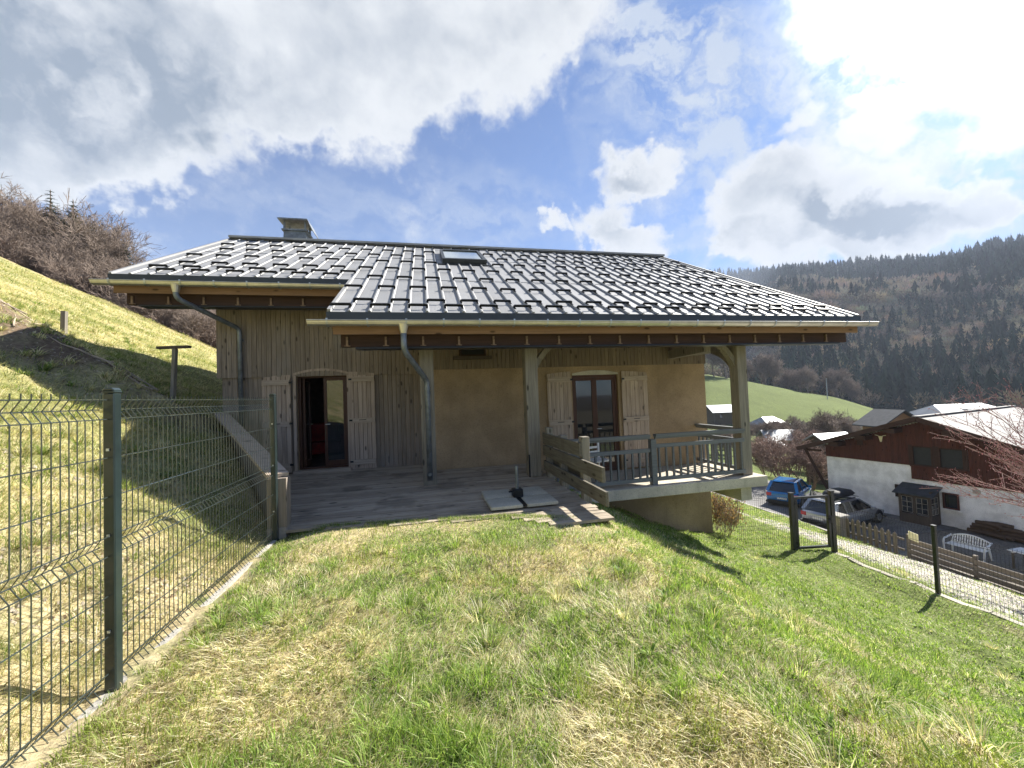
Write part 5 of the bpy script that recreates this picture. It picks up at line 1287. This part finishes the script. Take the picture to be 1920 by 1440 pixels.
# big house with bright metal roof behind the white house
D_ = 44; q = at_px(1790, 757, D_); z0 = gz1(q.x, q.y); top = q.z - z0
e = block('large house with pale ribbed metal roof and orange gable boards behind the white house', 1795, D_, -yaw + R(4), 11, 9, top - 2.2, 2.2, M['oldwood'], M['metalroof'], 2.6, .9, False)
ro = [c for c in e.children if c.name.startswith('roof')][0]
MB().box(-1.7, -1.1, -2.2, -1.7, top - 1.6, top - .5).build('chimney', M['galv'], None).parent = ro; MB().box(-1.9, -.9, -2.4, -1.5, top - .49, top - .42).build('chimney_lid', M['galv'], None).parent = ro
q = at_px(1655, 790, 40); z0 = gz1(q.x, q.y); tp = zpx(1668, 770, 40) - z0
e = block('lower wing with orange boarded gable left of the pale metal roof', 1666, 41, -yaw + R(88), 2.4, 3.6, tp - 1.1, 1.2, M['fascia'], M['felt'], 0, .6)
q = at_px(1550, 820, 33); z0 = gz1(q.x, q.y); tp = zpx(1545, 811, 33) - z0
e = block('small building with grey pitched roof peeping above the left eave of the white house', 1552, 33.5, -yaw + R(10), 2.6, 2.4, tp - .7, .7, M['oldwood'], M['metalroof'], 0, .35, nm='outbuilding', wn=1)
block('far brown house with pale roof at the left end of the meadow', 1352, 108, -yaw, 7.2, 6, 3.2, 1.6, M['oldwood'], M['metalroof'], 0, .6)
block('far low house with snow-pale hipped roof below the meadow', 1437, 92, -yaw + R(20), 6, 5, 2.2, 1.5, M['oldwood'], M['metalroof'], 1.2, .6)
block('stone cottage with bright roof among the bare trees of the valley', 1458, 66, -yaw - R(15), 4.6, 4, 2.2, 1.2, M['stone'], M['metalroof'], 0, .5)
block('tiny hut with bright roof beside the stone cottage in the valley', 1440, 60, -yaw + R(30), 2.8, 2.4, 1.5, .8, M['stone'], M['metalroof'], 0, .3, nm='hut', wn=1)
# pole on the meadow
q = at_px(1551, 740, 150); o = MB().tube([(0, 0, -.5), (0, 0, 8)], [.16, .1], 8).build('utility_pole', M['galv']); o.location = (q.x, q.y, gz1(q.x, q.y)); tag(o, 'thin pale utility pole standing on the far meadow edge', 'pole')
# ---- yard: brick pillar, picket fence, plank fence
def onz(x, y): return (x, y, gz1(x, y))
P = thing('stone_pillar', 'squat stone gate pillar at the end of the picket fence', 'pillar', onz(17.45, 14.0), R(5))
MB().box(-.24, .24, -.24, .24, -.4, .85).build('shaft', M['stone'], P, bevel=.02); MB().box(-.29, .29, -.29, .29, .851, .93).build('cap', M['conc2'], P, bevel=.01)
PK = thing('picket_fence', 'grey picket fence with pointed boards between the stone pillar and the plank fence', 'fence', onz(17.6, 12.8), world=True)
for i in range(9):
    t = i / 9; x_, y_ = 17.5 + .12 * t, 13.65 - 1.9 * t; z = gz1(x_, y_)
    MB().prism([(y_ - .065, z - .1), (y_ + .065, z - .1), (y_ + .065, z + .82), (y_, z + .92), (y_ - .065, z + .82)], 'X', x_ - .015, x_ + .015).build('picket', M['greywood'], PK)
for h in (.25, .65): MB().beam((17.545, 13.7, gz1(17.5, 13.7) + h), (17.67, 11.7, gz1(17.6, 11.7) + h), .035, .08).build('fence_rail', M['greywood'], PK)
PL = thing('plank_fence', 'low weathered fence of long horizontal planks along the neighbouring yard', 'fence', onz(18, 9), world=True)
pts = [(17.66, 11.6), (17.95, 9.9), (18.25, 8.1), (18.5, 6.2), (18.7, 4.2), (18.8, 2.0)]
for a, b in zip(pts, pts[1:]):
    for j, h in enumerate((.10, .30, .50, .70)):
        MB().beam((*a, gz1(*a) + h), (*b, gz1(*b) + h + .01 * j), .035, .165 - .012 * (j == 2)).build('plank', M['greywood'], PL)
for a in pts: MB().box(a[0] + .03, a[0] + .13, a[1] - .05, a[1] + .05, gz1(*a) - .2, gz1(*a) + .9).build('post', M['greywood'], PL)
def sign(x, y, h, w_, hh, lb, mt, tiltv=0):
    z = gz1(x, y); o = MB().box(-.02, .0, -w_ / 2, w_ / 2, 0, hh).build('sign_plate', mt, bevel=.004); o.location = (x, y, z + h); o.rotation_euler = (0, 0, tiltv); tag(o, lb, 'sign')
sign(17.60, 11.35, .72, .42, .30, 'cream coloured plate fixed on the first post of the plank fence', M['cream'], R(-20))
# white plastic bench, table, firewood, grill
q = (22.75, 12.75); BN = thing('plastic_bench', 'white plastic garden bench with slatted curved back behind the plank fence', 'bench', onz(*q), R(-103 + 20))
s = MB()
for k in range(5): s.box(-.60, .60, -.22 + k * .09, -.145 + k * .09, .42, .445)
s.build('seat', M['white'], BN)
bk = MB(); arc = lambda x: .86 - .18 * (x / .6) ** 2
for k in range(15):
    x_ = -.56 + k * .08; bk.add([(x_ - .02, .25, .47), (x_ + .02, .25, .47), (x_ + .02, .34, arc(x_)), (x_ - .02, .34, arc(x_)), (x_ - .02, .27, .47), (x_ + .02, .27, .47), (x_ + .02, .36, arc(x_)), (x_ - .02, .36, arc(x_))], [(0, 1, 2, 3), (7, 6, 5, 4), (0, 4, 5, 1), (1, 5, 6, 2), (2, 6, 7, 3), (3, 7, 4, 0)])
bk.tube([(x_, .35, arc(x_) + .02) for x_ in [-.62 + .124 * i for i in range(11)]], .028, 7); bk.box(-.6, .6, .24, .28, .455, .5)
bk.build('backrest', M['white'], BN)
for s_ in (-1, 1):
    MB().tube([(s_ * .62, .34, .74), (s_ * .64, .1, .66), (s_ * .64, -.2, .64), (s_ * .63, -.26, .5), (s_ * .60, -.28, 0)], [.03, .035, .035, .035, .03], 7).build('armrest', M['white'], BN)
    MB().tube([(s_ * .56, .26, .45), (s_ * .60, .34, 0)], [.04, .03], 7).build('leg', M['white'], BN)
q = (23.3, 10.6); TBn = thing('garden_table', 'long pale garden table in the neighbouring yard right of the white bench', 'table', onz(*q), R(-90))
s = MB()
for k in range(6): s.box(-1.0, 1.0, -.4 + k * .135, -.28 + k * .135, .70, .73)
s.box(-.9, -.84, -.38, .38, .64, .699); s.box(.84, .9, -.38, .38, .64, .699); s.build('tabletop', M['white'], TBn)
for sx in (-.87, .87):
    for sy in (-.33, .33): MB().box(sx - .03, sx + .03, sy - .03, sy + .03, 0, .64).build('leg', M['oldwood'], TBn)
rnd = random.Random(2); base = Matrix.Translation((25.7, 21.1, -6.2)) @ Matrix.Rotation(NA, 4, 'Z')
k = 0
for row, nlog in ((0, 9), (1, 7), (2, 5), (3, 2)):
    for i in range(nlog):
        x_ = 6.3 + (i + row * .55) * .21 + rnd.uniform(-.02, .02); L = rnd.uniform(.8, 1.4); m_ = MB().tube([(0, 0, 0), (L * .5, .04, .02), (L, 0, 0)], [.09, .1, .085], 8)
        o = m_.build('firewood_log', M['log'], smooth=False); o.matrix_world = base @ Matrix.Translation((x_, -.28 - rnd.uniform(0, .12) - row * .02, .1 + row * .165)) @ Matrix.Rotation(rnd.uniform(-.3, .3), 4, 'Z')
        tag(o, 'dark split log in the firewood heap against the white wall', 'log', 'firewood heaped against the white wall'); k += 1
# ---- cars
def car(label, paint, loc, rot, L, W_, Hh, wagon=False, box=False, name='parked_car'):
    e = thing(name, label, 'car', loc, rot); h = W_ / 2
    def loft(st, closed=True):
        mb = MB(); n = len(st[0]); vs = [v for s_ in st for v in s_]; fs = []
        for i in range(len(st) - 1):
            for k in range(n): fs.append((i * n + k, i * n + (k + 1) % n, (i + 1) * n + (k + 1) % n, (i + 1) * n + k))
        fs.append(tuple(range(n))[::-1]); fs.append(tuple((len(st) - 1) * n + k for k in range(n))); return mb.add(vs, fs)
    def sec(x, zl, zb, w_): # rounded box section
        return [(x, -w_ * .86, zl), (x, w_ * .86, zl), (x, w_ * .99, zl + .14), (x, w_, (zl + zb) / 2), (x, w_ * .98, zb - .10), (x, w_ * .90, zb), (x, -w_ * .90, zb), (x, -w_ * .98, zb - .10), (x, -w_, (zl + zb) / 2), (x, -w_ * .99, zl + .14)]
    b = L / 2; zb = Hh * .60   # rear at -x
    st = [sec(-b, .42, zb - .14, h * .86), sec(-b + .06, .28, zb - .03, h * .94), sec(-b + .3, .22, zb, h), sec(-.2, .20, zb, h), sec(b - 1.25, .20, zb - .02, h), sec(b - .9, .20, zb - .08, h), sec(b - .3, .22, zb - .22, h * .95), sec(b - .07, .28, zb - .34, h * .86), sec(b, .38, zb - .42, h * .74)]
    body = loft(st).build('body', paint, e, smooth=True)
    # greenhouse
    r0_, r1_ = (-b + .12, -b + .58); f0, f1 = b - 1.2, b - 2.1
    def gs_(x, z, w_): return [(x, -w_, z), (x, w_, z)]
    G = MB(); zr = Hh - .02; wt = h * .70; wb_ = h * .90
    V = [(r0_, -wb_, zb - .01), (r0_, wb_, zb - .01), (f0, wb_, zb - .03), (f0, -wb_, zb - .03), (r1_, -wt, zr - .05), (r1_, wt, zr - .05), (f1, wt, zr - .05), (f1, -wt, zr - .05)]
    G.add(V, [(4, 5, 6, 7), (0, 1, 5, 4), (1, 2, 6, 5), (2, 3, 7, 6), (3, 0, 4, 7)]); G.build('windows', M['carglass'], e)
    rp = MB(); rp.add([(r1_ - .12, -wt - .01, zr - .05), (r1_ - .12, wt + .01, zr - .05), (f1 + .04, wt + .01, zr - .05), (f1 + .04, -wt - .01, zr - .05), (r1_ - .02, -wt * .85, zr + .01), (r1_ - .02, wt * .85, zr + .01), (f1 - .1, wt * .85, zr + .01), (f1 - .1, -wt * .85, zr + .01)],
                      [(3, 2, 1, 0), (4, 5, 6, 7), (0, 1, 5, 4), (1, 2, 6, 5), (2, 3, 7, 6), (3, 0, 4, 7)]); rp.build('roof_panel', paint, e, smooth=False)
    xm = (r0_ + f0) / 2 - .1
    for s_ in (-1, 1):
        L_ = [((r0_, s_ * wb_, zb - .02), (r1_, s_ * wt, zr - .04), .09, .16), ((f0, s_ * wb_, zb - .02), (f1, s_ * wt, zr - .04), .07, .09), ((xm, s_ * wb_, zb - .02), (xm - .03, s_ * wt, zr - .04), .06, .08)]
        if wagon: xm2 = r0_ + .95; L_.append(((xm2, s_ * wb_, zb - .02), (xm2, s_ * wt, zr - .04), .06, .1))
        for a, b_, w1, w2 in L_: MB().beam(a, b_, w1, w2, (0, s_, .3)).build('window_pillar', paint, e)
    for s_ in (-1, 1):
        for xw in (-b + .78, b - .82):
            wh = MB().tube([(xw, s_ * (h - .20), .32), (xw, s_ * (h + .012), .32)], .32, 20).build('wheel', M['tyre'], e)
            MB().tube([(xw, s_ * (h + .0), .32), (xw, s_ * (h + .022), .32)], .20, 14).build('rim', M['rim'], None).parent = wh
            MB().tube([(xw, s_ * (h - .1), .34), (xw, s_ * (h + .006), .34)], .375, 20).build('wheel_arch', M['trim'], e)
        MB().box(-b - .012, -b + .16, *sorted((s_ * h * .62, s_ * h * .95)), zb - .30, zb - .09).build('tail_lamp', M['lampred'], e, bevel=.02)
        MB().box(b - .22, b - .03, *sorted((s_ * h * .5, s_ * h * .86)), zb - .44, zb - .30).build('headlight', M['rim'], e, bevel=.02)
        MB().box(b - 1.55, b - 1.42, *sorted((s_ * (h - .02), s_ * (h + .16))), zb - .02, zb + .12).build('wing_mirror', paint, e, bevel=.02)
        MB().beam((r1_, s_ * wt * .86, zr + .05), (f1 - .1, s_ * wt * .86, zr + .05), .035, .03).build('roof_rail', M['trim'], e)
    MB().box(-b - .022, -b + .02, -.26, .26, .50, .61).build('number_plate', M['plate'], e)
    MB().box(-b - .03, -b + .1, -h * .84, h * .84, .27, .42).build('rear_bumper', M['trim'], e, bevel=.02)
    MB().box(-b - .01, b * .96, -h * 1.004, h * 1.004, .22, .30).build('sill_trim', M['trim'], e)
    if box:
        m_ = MB(); X0, X1 = -1.25, .75; z_ = zr + .10
        st = [[(x, -w_ * .9, z_), (x, w_ * .9, z_), (x, w_, z_ + t * .45), (x, w_ * .75, z_ + t), (x, -w_ * .75, z_ + t), (x, -w_, z_ + t * .45)] for x, w_, t in ((X0, .28, .12), (X0 + .15, .4, .28), (X0 + .8, .43, .34), (X1 - .5, .40, .30), (X1, .22, .08))]
        o = thing('roof_box', 'black roof box on top of the silver estate car', 'roof box', loc, rot)
        loft(st).build('shell', M['trim'], o, smooth=True)
        for x_ in (-.8, .3): MB().box(x_ - .03, x_ + .03, -h * .66, h * .66, zr + .055, zr + .098).build('cross_bar', M['galv'], o)
    return e
def car_at(px, py, D, head): q = at_px(px, py, D); return (q.x, q.y, gz1(q.x, q.y) + .03), R(90 - head)
l, r_ = car_at(1484, 955, 26.3, 60); car('blue compact car seen from behind, parked on the drive', M['blue'], l, r_, 4.15, 1.82, 1.58)
l, r_ = car_at(1582, 962, 21.8, 80); car('silver estate car with black roof box parked beside the white wall', M['silver'], l, r_, 4.6, 1.8, 1.46, True, True)
# budding branches reaching in from a tree standing outside the frame on the right
M['bud'] = plain('pink_buds', (.42, .17, .17), .7, 0, .3, 30); M['bark'] = plain('reddish_bark', (.24, .14, .12), .8, 0, .3, 10)
BT = thing('budding_tree', 'leafless tree with pinkish budding twigs reaching in from the right edge', 'tree', (14.6, 5.2, gz1(14.6, 5.2)))
rnd = random.Random(77); sg = []; buds = MB(); bz = BT.location.z
MB().tube([(0, 0, -.3), (.05, .05, 1.2), (.1, .1, 2.4)], [.11, .09, .07], 8).build('trunk', M['bark'], BT)
tgt = []
for i in range(30):
    tgt.append(at_px(rnd.uniform(1775, 1990), rnd.uniform(735, 925), rnd.uniform(9.6, 12.6)) - BT.location)
for t_ in tgt:
    p = Vector((.1, .1, rnd.uniform(1.2, 2.4))); L = (t_ - p).length; n = 9; prev = p; bow = Vector((0, 0, rnd.uniform(.2, .7)))
    for i in range(1, n + 1):
        f = i / n; q = p.lerp(t_, f) + bow * math.sin(f * math.pi) * .5 + Vector((rnd.gauss(0, .03), rnd.gauss(0, .03), rnd.gauss(0, .03)))
        sg.append((prev, q, .022 * (1 - f) + .005, .022 * (1 - f - .1) + .005, 1))
        if f > .3:
            for _ in range(3):
                d = ((q - prev).normalized() + Vector((rnd.gauss(0, .45), rnd.gauss(0, .45), rnd.gauss(.12, .4)))).normalized(); l = rnd.uniform(.25, .8); pp = q
                for s_ in range(3):
                    q2 = pp + d * l / 3; sg.append((pp, q2, .006, .0045, 2)); d = (d + Vector((rnd.gauss(0, .15), rnd.gauss(0, .15), rnd.gauss(.05, .12)))).normalized(); pp = q2
                    for _b in range(2):
                        bq = pp + Vector((rnd.gauss(0, .03), rnd.gauss(0, .03), rnd.gauss(0, .03))); r1 = rnd.uniform(.008, .016); buds.add([bq + Vector((r1, 0, 0)), bq - Vector((r1, 0, 0)), bq + Vector((0, r1, 0)), bq + Vector((0, 0, r1 * 1.6)), bq - Vector((0, 0, r1))], [(0, 2, 3), (2, 1, 3), (1, 0, 3), (2, 0, 4), (1, 2, 4), (0, 1, 4)])
        prev = q
segmesh('crown', sg, M['bark'], 4, .0035).parent = BT; buds.build('buds', M['bud'], BT)
# ------------------------------------------------------------------ haze
hz = MB().box(-2050, 2050, -2050, 2050, -400, 520).build('haze', None); tag(hz, kind='stuff')
hm = bpy.data.materials.new('haze'); hm.use_nodes = True; hn = hm.node_tree; hn.nodes.clear(); ho = hn.nodes.new('ShaderNodeOutputMaterial'); pv = hn.nodes.new('ShaderNodeVolumePrincipled')
pv.inputs['Color'].default_value = (.72, .82, 1, 1); pv.inputs['Density'].default_value = HAZE; pv.inputs['Anisotropy'].default_value = 0.; hn.links.new(pv.outputs[0], ho.inputs['Volume']); hz.data.materials.append(hm)
